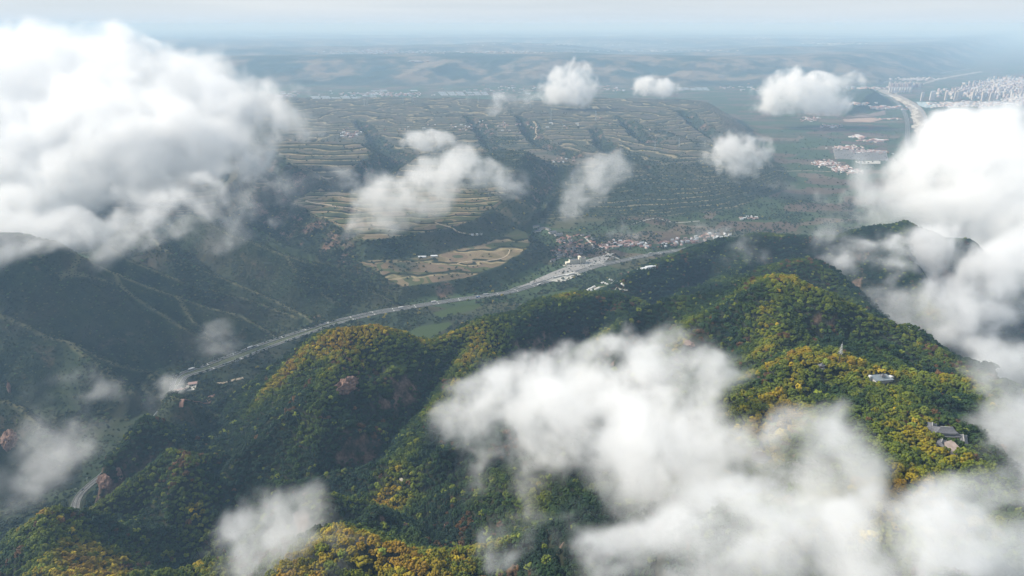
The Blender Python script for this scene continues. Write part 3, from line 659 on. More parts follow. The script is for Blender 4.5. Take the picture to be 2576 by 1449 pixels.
def scatter(name, label, x, y, z, s, col, meshes, m, zs=.0):
    n = len(x); R = np.random.RandomState(n % 1000)
    me = mesh_np(name, np.stack([x, y, z + zs], -1))
    fattr(me, 'size', s); fattr(me, 'turn', R.rand(n) * 6.283); fattr(me, 'pick', R.randint(0, len(meshes), n))
    fattr(me, 'squash', .8 + .45 * R.rand(n))
    a = me.attributes.new('leafcol', 'FLOAT_COLOR', 'POINT'); a.data.foreach_set('color', np.concatenate([col, np.ones((n, 1))], 1).astype(np.float32).ravel())
    o = link(name, me); tag(o, label, kind='stuff')
    c2 = bpy.data.collections.new(name + '_kinds')
    for k, q in enumerate(meshes):
        if not q.materials: q.materials.append(m)
        t = bpy.data.objects.new('crown_kind', q); c2.objects.link(t)
    ng = bpy.data.node_groups.new(name, 'GeometryNodeTree'); B = NB(ng)
    ng.interface.new_socket('Geometry', in_out='INPUT', socket_type='NodeSocketGeometry'); ng.interface.new_socket('Geometry', in_out='OUTPUT', socket_type='NodeSocketGeometry')
    gi = B.n('NodeGroupInput'); go = B.n('NodeGroupOutput')
    def na(nm):
        q = B.n('GeometryNodeInputNamedAttribute'); q.data_type = 'FLOAT'; q.inputs['Name'].default_value = nm; return q.outputs[0]
    ci = B.n('GeometryNodeCollectionInfo'); ci.inputs['Collection'].default_value = c2; ci.inputs['Separate Children'].default_value = True
    ip = B.n('GeometryNodeInstanceOnPoints'); B.l(gi.outputs[0], ip.inputs['Points']); B.l(ci.outputs[0], ip.inputs['Instance'])
    ip.inputs['Pick Instance'].default_value = True; B.l(na('pick'), ip.inputs['Instance Index'])
    cb = B.n('ShaderNodeCombineXYZ'); B.l(na('turn'), cb.inputs[2]); B.l(cb.outputs[0], ip.inputs['Rotation'])
    cs = B.n('ShaderNodeCombineXYZ'); sz = na('size'); B.l(sz, cs.inputs[0]); B.l(sz, cs.inputs[1]); B.l(B.m('MULTIPLY', sz, na('squash')), cs.inputs[2]); B.l(cs.outputs[0], ip.inputs['Scale'])
    B.l(ip.outputs[0], go.inputs[0])
    o.modifiers.new('trees', 'NODES').node_group = ng
    print(name, n); return o

def build_forest():
    R = np.random.RandomState(5)
    x, y = grid_pts(-1500, 2300, 150, 2350, 5.8, R)
    z, isF, near, sl, rock, dh, dp = look(x, y, 'Z', 'isF', 'near', 'sl', 'rock', 'dh', 'dp')
    ok = (isF > .4) & in_view(x, y, z) & (rock < .45 + .3 * R.rand(len(x))) & (dh > 17) & (dp < -4) & (sl < 2.4)
    for q in CLEAR: ok &= np.hypot(x - q[0], y - q[1]) > q[2]
    x, y, z, near, sl = [a[ok] for a in (x, y, z, near, sl)]
    aut_sun = .07 + .55 * fbm(x, y, 150, 3, 101) + .46 * np.clip(1 - near / 60, 0, 1) ** 1.3 + .10 * sstep(330, 430, z) - .18 * sstep(200, 90, z) + .25 * fbm(x, y, 40, 2, 103) - .22 * sstep(1350, 1700, y)  # yellower near crests: autumn colour, with sunlit ridge tops put into it
    # autumn gold plus the sunlit look of crests and knolls, painted into the leaves
    for (px, py, Y, rad, am) in GOLD:
        c = PD(px, py, Y); aut_sun += am * np.exp(-((x - c[0]) ** 2 + (y - c[1]) ** 2) / rad ** 2)
    aut_sun = np.clip(aut_sun, .02, 1)
    col = palette(len(x), aut_sun, R, .30 * sstep(.24, .40, fbm(x, y, 95, 3, 107)))
    s = (2.9 + 2.3 * R.rand(len(x)) ** 1.7 + 1.6 * (R.rand(len(x)) < .05)) * (1 - .25 * sstep(1.0, 1.8, sl))
    d = np.sqrt(x * x + y * y + (z - CAMZ) ** 2)
    u, v, _ = proj(x, y, z)
    seen = (u > 20) & (u < 2556) & (v > 20) & (v < 1440)
    # keep the single trees out of the thick of the low clouds
    for cx, cy_, rx, ry in ((1750, 1150, 420, 190), (2000, 1400, 560, 90), (720, 1360, 130, 90), (2560, 1100, 80, 200), (1480, 1050, 300, 110)):
        seen &= ((u - cx) / rx) ** 2 + ((v - cy_) / ry) ** 2 > 1
    order = np.argsort(np.where(seen, d, 1e9))[:300]
    sing = np.zeros(len(x), bool); sing[order] = True
    kinds = [crown_mesh('crown', 40 + k, 30, 60) for k in range(6)]
    scatter('forest', 'dense autumn broadleaf forest covering the mountain', x[~sing], y[~sing], (z + s * .35)[~sing], s[~sing], col[~sing], kinds, FOL)
    # single trees nearest to the camera
    big = [crown_mesh('crown', 90 + k, 72, 500) for k in range(5)]
    for q in big: q.materials.append(FOLO)
    tm = trunk_mesh(); tm.materials.append(mat('bark', (.06, .045, .035), .9))
    for i in order:
        c = col[i]
        t = bpy.data.objects.new('broadleaf_tree', None); COL.objects.link(t)
        t.location = (x[i], y[i], z[i]); t.rotation_euler = (0, 0, rnd.random() * 6.28); t.empty_display_size = 1
        k = bpy.data.objects.new('crown', big[rnd.randrange(5)]); COL.objects.link(k); k.parent = t
        k.location = (0, 0, s[i] * .45); k.scale = (s[i], s[i], s[i] * (.85 + .4 * rnd.random())); k.color = (*c, 1)
        b = bpy.data.objects.new('trunk', tm); COL.objects.link(b); b.parent = t; b.location = (0, 0, s[i] * .45); b.scale = (s[i],) * 3
        hue = 'rust brown' if c[0] > 1.25 * c[1] and c[0] < .13 else 'golden yellow' if c[0] > c[1] * 1.05 else 'yellow green' if c[0] > .8 * c[1] else 'green'
        sz = 'broad' if s[i] > 4.6 else 'small' if s[i] < 3.6 else 'round'
        L = min(LANDM, key=lambda q: math.hypot(q[0] - u[i], (q[1] - v[i]) * 1.2)); dx, dy = u[i] - L[0], v[i] - L[1]
        di = ('left of' if dx < 0 else 'right of') if abs(dx) > 1.6 * abs(dy) else ('above' if dy < 0 else 'below') if abs(dy) > 1.6 * abs(dx) else ('above ' if dy < 0 else 'below ') + ('left of' if dx < 0 else 'right of')
        dd = math.hypot(dx, dy); wh = f"{'just ' if dd < 60 else '' if dd < 120 else 'well '}{di} the {L[2]}"
        tag(t, f'{sz} {hue} tree {wh}', 'tree', 'single broadleaf trees of the near mountain forest')
LANDM = [(2372,1098,'big temple'),(2218,958,'flat roofed building'),(2108,900,'mast'),(2300,1260,'lower cloud gap'),(920,1360,'bottom centre knoll'),(1070,1330,'pink rock ribs'),(1860,1150,'brown shrine'),(2100,1250,'central cloud edge'),(1240,1380,'dark ravine mouth'),(170,1290,'lower left hilltop'),(2440,1230,'right edge cloud')]
CLEAR = []
GOLD = [(2060,960,660,110,.22),(2350,1060,560,100,.08),(2300,1260,400,130,.26),(1950,740,1000,130,.12),(2080,770,960,50,.3),(900,850,1150,110,.32),(1150,850,1200,110,.3),(720,880,1150,80,.35),(1000,1178,790,50,.5),(230,1330,650,190,.62),(900,1390,480,110,.45),(400,1230,900,70,.2),(1180,940,1050,70,.2),(1290,830,1230,90,.15)]
def build_scrub():
    R = np.random.RandomState(6)
    x, y = grid_pts(-2300, 600, 850, 2700, 6.0, R)
    z, isS, isF, dh, ter, lawn = look(x, y, 'Z', 'isS', 'isF', 'dh', 'ter', 'lawn')
    den = sstep(-.35, .25, fbm(x, y, 160, 3, 111)) * .75 + .2
    ok = (isF < .3) & in_view(x, y, z, 60) & (dh > 14) & (R.rand(len(x)) < den * (np.where(x < -250, .8, .25) + .75 * (isS > .3))) & (ter < .3) & (lawn < .2)
    x, y, z = x[ok], y[ok], z[ok]; n = len(x)
    big = sstep(.05, .3, fbm(x, y, 300, 3, 113) + .22 * (x > -700) * (y > 1900))
    s = (1.3 + 1.5 * R.rand(n)) * (1 + .9 * big)
    c = np.array([.022, .036, .017]) * (.6 + .9 * R.rand(n, 1)) + (R.rand(n, 1) < .14) * np.array([.05, .04, .015]) + (R.rand(n, 1) < .05) * np.array([.03, .06, .01])
    kinds = [crown_mesh('shrub', 60 + k, 14, 20) for k in range(4)]
    scatter('undergrowth', 'dark green shrubs speckling the bare hills and the valley sides', x, y, z, s, c, kinds, FOL, -.2)
    # woods and tree lines on the terraces and in the valley
    x, y = grid_pts(-3200, 3600, 1500, 5600, 11.5, R)
    z, isS, isF, dh, dp, ter, woods, gdep, lawn = look(x, y, 'Z', 'isS', 'isF', 'dh', 'dp', 'ter', 'woods', 'gdep', 'lawn')
    fl = (z < 12) & (y < 3300)
    pr = np.where(ter > .5, .04 + .50 * woods, np.where(fl, .15 + .75 * sstep(-.1, .25, fbm(x, y, 130, 3, 117)), np.where(z < 12, .06, .30))) + .5 * (gdep > 4)
    pr *= 1 - .6 * sstep(3600, 5400, y)
    ok = (isF < .3) & (isS < .5) & in_view(x, y, z, 40) & (dh > 19) & (dp < -6) & (R.rand(len(x)) < pr) & (lawn < .2)
    for q in CLEAR2: ok &= np.hypot((x - q[0]) / q[2], (y - q[1]) / q[3]) > 1
    x, y, z = x[ok], y[ok], z[ok]; n = len(x)
    s = 2.6 + 2.6 * R.rand(n)
    c = np.array([.020, .036, .018]) * (.65 + .9 * R.rand(n, 1)) + (R.rand(n, 1) < .16) * np.array([.045, .036, .015]) + (R.rand(n, 1) < .02) * np.array([.2, .15, .01])
    kinds = [crown_mesh('valley_tree', 70 + k, 16, 20, .95) for k in range(4)]
    scatter('woods', 'small trees along the terraces, gullies and valley fields', x, y, z + s * .3, s, c, kinds, FOL)
CLEAR2 = []
print('trees', round(time.time() - T0, 1))

# ------------------------------------------------------------------ mesh builder
class MB:
    def __init__(s): s.v = []; s.f = []; s.mi = []
    def add(s, v, f, mi=0):
        k = len(s.v); s.v += [tuple(a) for a in v]; s.f += [tuple(i + k for i in a) for a in f]; s.mi += [mi] * len(f); return s
    def box(s, x0, x1, y0, y1, z0, z1, mi=0):
        return s.add([(x0,y0,z0),(x1,y0,z0),(x1,y1,z0),(x0,y1,z0),(x0,y0,z1),(x1,y0,z1),(x1,y1,z1),(x0,y1,z1)], [(0,3,2,1),(4,5,6,7),(0,1,5,4),(1,2,6,5),(2,3,7,6),(3,0,4,7)], mi)
    def bar(s, a, b, r, n=4, mi=0, r2=None):
        a, b = Vector(a), Vector(b); q = (b - a).to_track_quat('Z', 'Y'); r2 = r if r2 is None else r2
        v = [a + q @ Vector((r * math.cos(2*PI*i/n + .785), r * math.sin(2*PI*i/n + .785), 0)) for i in range(n)] + [b + q @ Vector((r2 * math.cos(2*PI*i/n + .785), r2 * math.sin(2*PI*i/n + .785), 0)) for i in range(n)]
        return s.add(v, [(i, (i+1) % n, n + (i+1) % n, n + i) for i in range(n)] + [tuple(range(n))[::-1], tuple(range(n, 2*n))], mi)
    def gable(s, x0, x1, y0, y1, z0, h, over=.4, t=.25, mi=0, hip=0.0):
        """roof with its ridge along x, real thickness, optional hipped ends"""
        a, b, c, d = x0 - over, x1 + over, y0 - over, y1 + over; m = (y0 + y1) / 2; hx = hip
        top = [(a,c,z0),(b,c,z0),(b,d,z0),(a,d,z0),(a+hx,m,z0+h),(b-hx,m,z0+h)]
        v = top + [(x, y, z - t) for x, y, z in top]
        f = [(0,1,5,4),(2,3,4,5),(1,2,5),(3,0,4),(6,10,11,7),(8,11,10,9),(7,11,8),(9,10,6),(0,6,7,1),(1,7,8,2),(2,8,9,3),(3,9,6,0)]
        return s.add(v, f, mi)
    def build(s, name, mats=None, parent=None):
        me = bpy.data.meshes.new(name); me.from_pydata(s.v, [], s.f); me.update()
        for m in (mats if isinstance(mats, (list, tuple)) else [mats]):
            if m: me.materials.append(m)
        if len(me.materials) > 1: me.polygons.foreach_set('material_index', s.mi)
        return link(name, me, None, parent)
    def mesh(s, name, mats):
        me = bpy.data.meshes.new(name); me.from_pydata(s.v, [], s.f); me.update()
        for m in (mats if isinstance(mats, (list, tuple)) else [mats]): me.materials.append(m)
        if len(me.materials) > 1: me.polygons.foreach_set('material_index', s.mi)
        return me
def thing(name, label, cat, loc, rz=0.0, group=None):
    o = bpy.data.objects.new(name, None); COL.objects.link(o); o.location = loc; o.rotation_euler = (0, 0, rz); o.empty_display_size = 1
    return tag(o, label, cat, group)
def child(parent, name, me, loc=(0,0,0), sc=(1,1,1), rz=0.0):
    o = bpy.data.objects.new(name, me); COL.objects.link(o); o.parent = parent; o.location = loc; o.scale = sc; o.rotation_euler = (0,0,rz); return o
def hit(px, py, t0=300, t1=60000):
    a = _d(px, py); t = np.geomspace(t0, t1, 1600); zz = CAMZ + a[2] * t
    g = look(a[0] * t, a[1] * t, 'Z'); k = np.nonzero(zz < g)[0]
    k = k[0] if len(k) else -1
    t = np.linspace(t[k - 1], t[k], 40) if k > 0 else t[-1:]; zz = CAMZ + a[2] * t; g = look(a[0] * t, a[1] * t, 'Z'); j = np.nonzero(zz <= g)[0]; j = j[0] if len(j) else -1
    return a[0] * t[j], a[1] * t[j], float(g[j])
def pxm(px, py):
    """metres per photo pixel at the ground seen there"""
    p = hit(px, py); return math.sqrt(p[0]**2 + p[1]**2 + (CAMZ - p[2])**2) / FPX
def catmull(P_, n):
    out = []; Q = [P_[0]] + list(P_) + [P_[-1]]
    for i in range(1, len(Q) - 2):
        p0, p1, p2, p3 = [np.array(q[:2], float) for q in Q[i-1:i+3]]
        k = max(2, int(np.linalg.norm(p2 - p1) / n))
        for j in range(k):
            t = j / k; out.append(.5 * ((2*p1) + (-p0+p2)*t + (2*p0-5*p1+4*p2-p3)*t*t + (-p0+3*p1-3*p2+p3)*t**3))
    out.append(np.array(Q[-2][:2], float)); return np.array(out)

# ------------------------------------------------------------------ materials for built things
ASPH = mat('asphalt', (.105, .105, .10), .9, .2, noise=.15, nscale=.05)
CONC = mat('concrete', (.26, .255, .245), .9, .2, noise=.15, nscale=.08)
PALE = mat('pale_paving', (.40, .39, .35), .9, .2, noise=.2, nscale=.06)
PAINT = mat('road_paint', (.55, .55, .53), .7)
STEEL = mat('galvanised_steel', (.55, .57, .58), .45, .5, .5)
DIRT = mat('dirt_track', (.34, .28, .20), .95, .1, noise=.2, nscale=.1)
WALLW = mat('cream_render', (.74, .70, .58), .85, noise=.08, nscale=.3)
WALLG = mat('grey_render', (.50, .48, .45), .85, noise=.12, nscale=.3)
WALLP = mat('pink_brick_wall', (.42, .30, .25), .85, noise=.15, nscale=.4)
ROOFR = mat('red_brown_tile', (.26, .135, .105), .8, noise=.25, nscale=.6)
ROOFP = mat('pink_tile', (.40, .27, .24), .8, noise=.2, nscale=.6)
ROOFG = mat('grey_tile', (.12, .12, .13), .75, noise=.25, nscale=.6)
ROOFL = mat('light_sheet_roof', (.58, .60, .62), .5, .5, noise=.1, nscale=.4)
WHITE = mat('white_cladding', (.62, .62, .61), .6)
GLASSD = mat('dark_window_glass', (.03, .04, .05), .15, .5)
TIMBER = mat('dark_red_timber', (.12, .05, .035), .7)
GOLDT = mat('gilded_board', (.55, .36, .06), .5)
PLAST = mat('greenhouse_film', (.36, .40, .42), .35, .5)
ROCKM = mat('red_sandstone', (.21, .135, .105), .95, .1, noise=.45, nscale=.18, bump=.8)
TRUNKD = mat('dark_pole', (.035, .035, .035), .8)

# ------------------------------------------------------------------ the highway
HWP = catmull(HWW, 9.0)
_t = np.gradient(HWP, axis=0); _t /= np.linalg.norm(_t, axis=1)[:, None] + 1e-9
HWN = np.stack([_t[:, 1], -_t[:, 0]], 1); HWT = _t
# smooth normals
for _ in range(6): HWN[1:-1] = (HWN[:-2] + 2 * HWN[1:-1] + HWN[2:]) / 4
HWPX = np.array([proj(p[0], p[1], ROADZ)[0] for p in HWP]); HWPY = np.array([proj(p[0], p[1], ROADZ)[1] for p in HWP])
def gap(i):
    py = HWPY[i]
    if py > 1000: return 3.3
    g = np.interp(py, [170, 300, 420, 600, 770, 790, 850, 900, 950, 1000], [8, 9, 7, 7, 7, 9, 15, 19, 12, 3.3]); return float(g)
def ribbon(o0, o1, z, i0=0, i1=None, thick=.0):
    i1 = i1 or len(HWP); v = []; f = []
    for i in range(i0, i1):
        a, b = (o0(i) if callable(o0) else o0), (o1(i) if callable(o1) else o1)
        p, n = HWP[i], HWN[i]
        v += [(p[0] + n[0]*a, p[1] + n[1]*a, z), (p[0] + n[0]*b, p[1] + n[1]*b, z)]
        if thick: v += [(p[0] + n[0]*a, p[1] + n[1]*a, z - thick), (p[0] + n[0]*b, p[1] + n[1]*b, z - thick)]
    s = 4 if thick else 2
    for k in range(i1 - i0 - 1):
        q = k * s
        f.append((q, q+s, q+s+1, q+1))
        if thick: f += [(q, q+2, q+s+2, q+s), (q+1, q+s+1, q+s+3, q+3)]
    return v, f
W2 = 5.6
def wk(i): return float(np.interp(HWPY[i], [950, 1000], [1, .55]))
def off(sgn, e): return lambda i: sgn * gap(i) + e * wk(i)
for sgn, nm in ((1, 'lower'), (-1, 'upper')):
    v, f = ribbon(off(sgn, -W2), off(sgn, W2), ROADZ, thick=1.6)
    tag(MB().add(v, f).build('road', ASPH), f'{nm} grey carriageway of the highway through the valley', kind='structure')
    mk = MB()
    for e in (-W2 + .5, W2 - .5):
        v, f = ribbon(off(sgn, e - .22), off(sgn, e + .22), ROADZ + .05); mk.add(v, f)
    for k in range(0, len(HWP) - 2, 2):
        v, f = ribbon(off(sgn, -.12), off(sgn, .12), ROADZ + .05, k, k + 2); mk.add(v, f)
    for k in range(60, 300, 7):                                   # white bars painted across the lanes
        p, n, t = HWP[k], HWN[k], HWT[k]; g = sgn * gap(k)
        c = [(p[0] + n[0]*(g+a) + t[0]*b, p[1] + n[1]*(g+a) + t[1]*b, ROADZ + .06) for a, b in ((-5,-1.1),(5,-1.1),(5,1.1),(-5,1.1))]
        mk.add(c, [(0,1,2,3)])
    tag(mk.build('road_markings', PAINT), f'white lane lines and cross bars on the {nm} carriageway', kind='structure')
    gr = thing('crash_barrier', f'long pale steel crash barrier edging the {nm} carriageway', 'barrier', (0,0,0))
    for e in (W2 + .3, -W2 - .3):
        a = MB(); v, f = ribbon(off(sgn, e - .12), off(sgn, e + .12), ROADZ + .95, thick=.75); a.add(v, f); a.build('rail', STEEL, gr)
# dry embankment strip, median trees
v, f = ribbon(lambda i: -gap(i) - W2 * wk(i) - 2.5, lambda i: gap(i) + W2 * wk(i) + 2.5, ROADZ - .9, thick=2.5)
tag(MB().add(v, f).build('embankment', mat('verge_grass', (.075, .085, .045), .95, noise=.4, nscale=.15)), 'grassy embankment and median under the highway', kind='structure')
mt = crown_mesh('crown', 201, 16, 0, 1.0); mt.materials.append(FOLO)
n_ = 0
for k in range(150, 420):
    if HWPY[k] > 935 or HWPY[k] < 745: continue
    g = gap(k)
    for row in ((-.35, .35) if g > 12 else (0,)):
        if rnd.random() < .35: continue
        p, n = HWP[k], HWN[k]; o_ = row * (g - W2) * 2 + rnd.uniform(-1, 1); t = bpy.data.objects.new('median_tree', mt); COL.objects.link(t)
        s_ = rnd.uniform(1.2, 2.3); t.location = (p[0] + n[0]*o_ + rnd.uniform(-3,3), p[1] + n[1]*o_, ROADZ - 1 + s_*.5); t.scale = (s_, s_, s_ * 1.2); t.color = (.016, .032, .016, 1); t.rotation_euler = (0, 0, rnd.random() * 6)
        tag(t, 'small round dark evergreen planted in the highway median', 'tree', 'evergreens in a row along the highway median'); n_ += 1
print('median trees', n_)

def lamp(k, side, label, tall=11):
    p, n = HWP[k], HWN[k]; e = side * (gap(k) + W2 + 1.6); rz = math.atan2(n[1] * -side, n[0] * -side)
    t = thing('street_lamp', label, 'street lamp', (p[0] + n[0]*e, p[1] + n[1]*e, ROADZ - .9), rz, 'street lamps along the highway')
    MB().bar((0,0,0), (0,0,tall), .22, 6, r2=.12).build('pole', STEEL, t)
    MB().bar((0,0,tall - .1), (2.6,0,tall + .5), .09, 5).build('arm', STEEL, t)
    MB().box(2.3, 3.5, -.25, .25, tall + .4, tall + .62).build('lamp_head', WHITE, t)
def near_idx(px): return int(np.argmin(np.abs(HWPX - px) + 2000 * (HWPY > 960)))
LW = ['first', 'second', 'third', 'fourth', 'fifth', 'sixth', 'seventh', 'eighth', 'ninth', 'tenth']
for j, px in enumerate((455, 497, 552, 640, 700)): lamp(near_idx(px), -1, f'{LW[j]} lamp post from the left on the far side of the highway')
for j, px in enumerate((520, 575, 620, 668)): lamp(near_idx(px), 1, f'{LW[j]} lamp post from the left on the near side of the highway')
for j, px in enumerate((1345, 1372, 1395, 1425, 1500)): lamp(near_idx(px) , -1 , f'{LW[j]} lamp post along the far side by the lorry park'); 
lamp(near_idx(1448), 1, 'tall pale pole in front of the lorry park paving', 16)
for px, py, w in ((232, 1215, 'lamp post beside the highway bend at the lower left, upper one'), (205, 1240, 'lamp post beside the highway bend at the lower left, lower one')):
    lamp(int(np.argmin(np.hypot(HWPX - px, HWPY - py))), -1, w)

def vehicle(k, lane, kind, label, col=None, frac=0.0):
    p, n, t_ = HWP[k], HWN[k], HWT[k]; rz = math.atan2(t_[1], t_[0]); g = lane
    loc = (p[0] + n[0]*g, p[1] + n[1]*g, ROADZ + .06)
    cm = mat('cargo_' + (col or 'white'), {'white': (.8,.8,.8), 'blue': (.08,.16,.32), 'silver': (.5,.52,.54), 'red': (.35,.05,.04), 'dark': (.04,.04,.045)}[col or 'white'], .4, .5)
    tyre = mat('tyre_rubber', (.02,.02,.02), .9)
    def wheels(t, xs, r, y):
        for x in xs:
            for s_ in (-1, 1): MB().bar((x, s_*y - .15, r), (x, s_*y + .15, r), r, 10).build('wheel', tyre, t)
    if kind == 'lorry':
        t = thing('lorry', label, 'lorry', loc, rz, 'lorries on the highway')
        MB().box(-8.2, 4.6, -1.25, 1.25, 1.25, 3.95).build('cargo_box', cm, t)
        b = MB().box(-8.2, 7.6, -.5, .5, .85, 1.2); b.build('chassis', mat('chassis_black', (.03,.03,.03), .7), t)
        c = MB(); c.add([(5.1,-1.2,1.0),(7.9,-1.2,1.0),(7.9,1.2,1.0),(5.1,1.2,1.0),(5.1,-1.2,3.5),(7.3,-1.2,3.5),(7.3,1.2,3.5),(5.1,1.2,3.5)], [(0,3,2,1),(4,5,6,7),(0,1,5,4),(1,2,6,5),(2,3,7,6),(3,0,4,7)]); c.build('cab', WHITE, t)
        MB().add([(7.66,-1.05,2.1),(7.66,1.05,2.1),(7.40,1.05,3.3),(7.40,-1.05,3.3)], [(0,1,2,3)]).build('windscreen', GLASSD, t)
        wheels(t, (-7,-5.8,-4.6,5.8), .5, 1.15)
    else:
        t = thing('car', label, 'car', loc, rz, 'cars on the highway')
        MB().box(-2.2, 2.2, -.9, .9, .35, .95).build('body', cm, t)
        c = MB(); c.add([(-1.7,-.85,.95),(1.2,-.85,.95),(1.2,.85,.95),(-1.7,.85,.95),(-1.2,-.7,1.5),(.5,-.7,1.5),(.5,.7,1.5),(-1.2,.7,1.5)], [(0,1,5,4),(1,2,6,5),(2,3,7,6),(3,0,4,7),(4,5,6,7)]); c.build('cabin', GLASSD, t)
        wheels(t, (-1.4, 1.4), .33, .8)
for px, sd, kd, lb, cl in (
    (487, -1, 'lorry', 'white box lorry at the far left end of the visible highway', 'white'),
    (636, -1, 'lorry', 'white lorry beside the row of median trees on the far carriageway', 'white'),
    (1012, -1, 'lorry', 'large white lorry on the straight above the green field', 'white'),
    (1092, -1, 'lorry', 'white lorry following the largest one right of the tree gap', 'white'),
    (1200, 1, 'lorry', 'blue and white lorry on the near lanes left of the lorry park', 'blue'),
    (1228, -1, 'lorry', 'silver lorry on the far lanes just before the lorry park', 'silver'),
    (1352, 1, 'lorry', 'bright white lorry below the left end of the lorry park', 'white'),
    (1427, 1, 'lorry', 'lorry below the pale concrete patch of the lorry park', 'white'),
    (1640, -1, 'lorry', 'lorry below the pink roofed village', 'silver'),
    (1772, 1, 'lorry', 'white lorry at the right end of the highway near the forested ridge', 'white'),
    (1285, 1, 'car', 'white car left of the lorry park on the near lanes', 'white'),
    (1305, 1, 'car', 'silver car close behind the white one by the lorry park', 'silver'),
    (1135, 1, 'car', 'dark car on the near lanes below the red landslip', 'dark'),
    (900, 1, 'car', 'red car on the near carriageway above the forested crest', 'red'),
    (820, -1, 'car', 'silver car on the far carriageway above the left crest', 'silver'),
    (1740, 1, 'car', 'white car behind the last lorry at the right', 'white')):
    k = near_idx(px); vehicle(k, sd * (gap(k) + (2.4 if kd == 'lorry' else -1.6) * (1 if rnd.random() < .5 else -1)), kd, lb, cl)
k = int(np.argmin(np.hypot(HWPX - 214, HWPY - 1240))); vehicle(k, -gap(k), 'car', 'dark car on the highway bend at the lower left', 'dark')

# ------------------------------------------------------------------ lorry park beside the highway
def slab(name, pts, z, m, thick=.3):
    n = len(pts); v = [(a, b, z) for a, b in pts] + [(a, b, z - thick) for a, b in pts]
    return MB().add(v, [tuple(range(n))[::1]] + [(i, i + n, (i+1) % n + n, (i+1) % n) for i in range(n)]).build(name, m)
def ccw(pts):
    a = sum(pts[i][0]*pts[(i+1) % len(pts)][1] - pts[(i+1) % len(pts)][0]*pts[i][1] for i in range(len(pts))); return pts if a > 0 else pts[::-1]
i0, i1 = near_idx(1300), near_idx(1525); ww = []
far_edge = [P(x, y, ROADZ)[:2] for x, y in ((1290,729),(1340,706),(1390,684),(1440,665),(1480,652),(1520,641),(1545,636))]
near_edge = [tuple(HWP[k] + HWN[k] * -(gap(k) + W2 + 1.0)) for k in range(i1, i0, -4)]
park = slab('lorry_park', ccw(far_edge + near_edge), ROADZ + .1, CONC); tag(park, 'grey paved lorry park beside the highway', kind='structure')
pp = [P(x, y, ROADZ)[:2] for x, y in ((1376,706),(1398,696),(1440,682),(1462,691),(1435,702),(1416,710))]
tag(slab('pale_paving', ccw(pp), ROADZ + .2, PALE, .05), 'pale concrete patch in the middle of the lorry park', kind='structure')
mk = MB()
for j in range(26):                                                # bay lines
    u = 1450 + j * 3.4; a = P(u, 684 - j * 1.55, ROADZ + .16); b = P(u + 17, 690.5 - j * 1.6, ROADZ + .16)
    mk.bar(a, b, .22, 4)
tag(mk.build('bay_lines', PAINT), 'white bay lines painted on the lorry park', kind='structure')
for j in range(9):
    a = P(1392 + j * 6.2, 699 - j * 1.2, ROADZ + .26)
    t = thing('parked_trailer', f'{LW[j]} white trailer from the left parked in the pale patch of the lorry park', 'trailer', (a[0], a[1], ROADZ + .25), math.radians(38), 'white trailers in the lorry park')
    MB().box(-6, 6, -1.25, 1.25, 1.1, 3.6).build('cargo_box', WHITE, t); MB().box(-5.5, 5.5, -.8, .8, .5, 1.05).build('chassis', mat('chassis_black', (.03,.03,.03), .7), t)
for x in (1, 2, 3):
    pass

# ------------------------------------------------------------------ houses
def house_parts(w, l, h, rh, hip=0.0, over=.5):
    wl_ = MB().box(-w/2, w/2, -l/2, l/2, -3, h)
    if hip == 0: wl_.add([(-w/2,-l/2,h),(-w/2,l/2,h),(-w/2,0,h+rh*.92),(w/2,-l/2,h),(w/2,l/2,h),(w/2,0,h+rh*.92)], [(0,2,1),(3,4,5)])
    rf = MB().gable(-w/2, w/2, -l/2, l/2, h + .08, rh, over, .3, hip=hip)
    wn = MB()
    k = max(2, int(w / 3.2))
    for i in range(k):
        x = -w/2 + (i + .5) * w / k
        for z in range(max(1, int(h / 3))):
            wn.box(x - .6, x + .6, -l/2 - .06, -l/2 + .05, z * 3 + 1, z * 3 + 2.3); wn.box(x - .6, x + .6, l/2 - .05, l/2 + .06, z * 3 + 1, z * 3 + 2.3)
    return wl_, rf, wn
HK = {}
def house_kind(key, w, l, h, rh, wm, rm, hip=0.0):
    a, b, c = house_parts(w, l, h, rh, hip); HK[key] = (a.mesh('wall', wm), b.mesh('roof', rm), c.mesh('windows', GLASSD))
house_kind('red', 13, 7, 3.6, 2.2, WALLP, ROOFR); house_kind('pink', 14, 7, 3.8, 2.0, WALLG, ROOFP); house_kind('grey', 15, 8, 4.2, 2.6, WALLG, ROOFG)
house_kind('hall', 34, 13, 6.5, 3.2, WALLG, ROOFG); house_kind('shed', 24, 10, 4.5, 1.6, WHITE, ROOFL); house_kind('white', 12, 7, 6.2, 1.6, WHITE, ROOFL)
def house(key, x, y, rz, label, group, sc=1.0, cat='house'):
    z = gz(x, y); t = thing('village_house' if cat == 'house' else 'hall', label, cat, (x, y, z + .3), rz, group)
    a, b, c = HK[key]; s3 = (sc * rnd.uniform(.85, 1.2), sc * rnd.uniform(.9, 1.1), sc)
    for n, m in (('wall', a), ('roof', b), ('windows', c)):
        o_ = child(t, n, m, (0,0,0), s3)
        if n == 'windows': o_['kind'] = 'stuff'
    return t
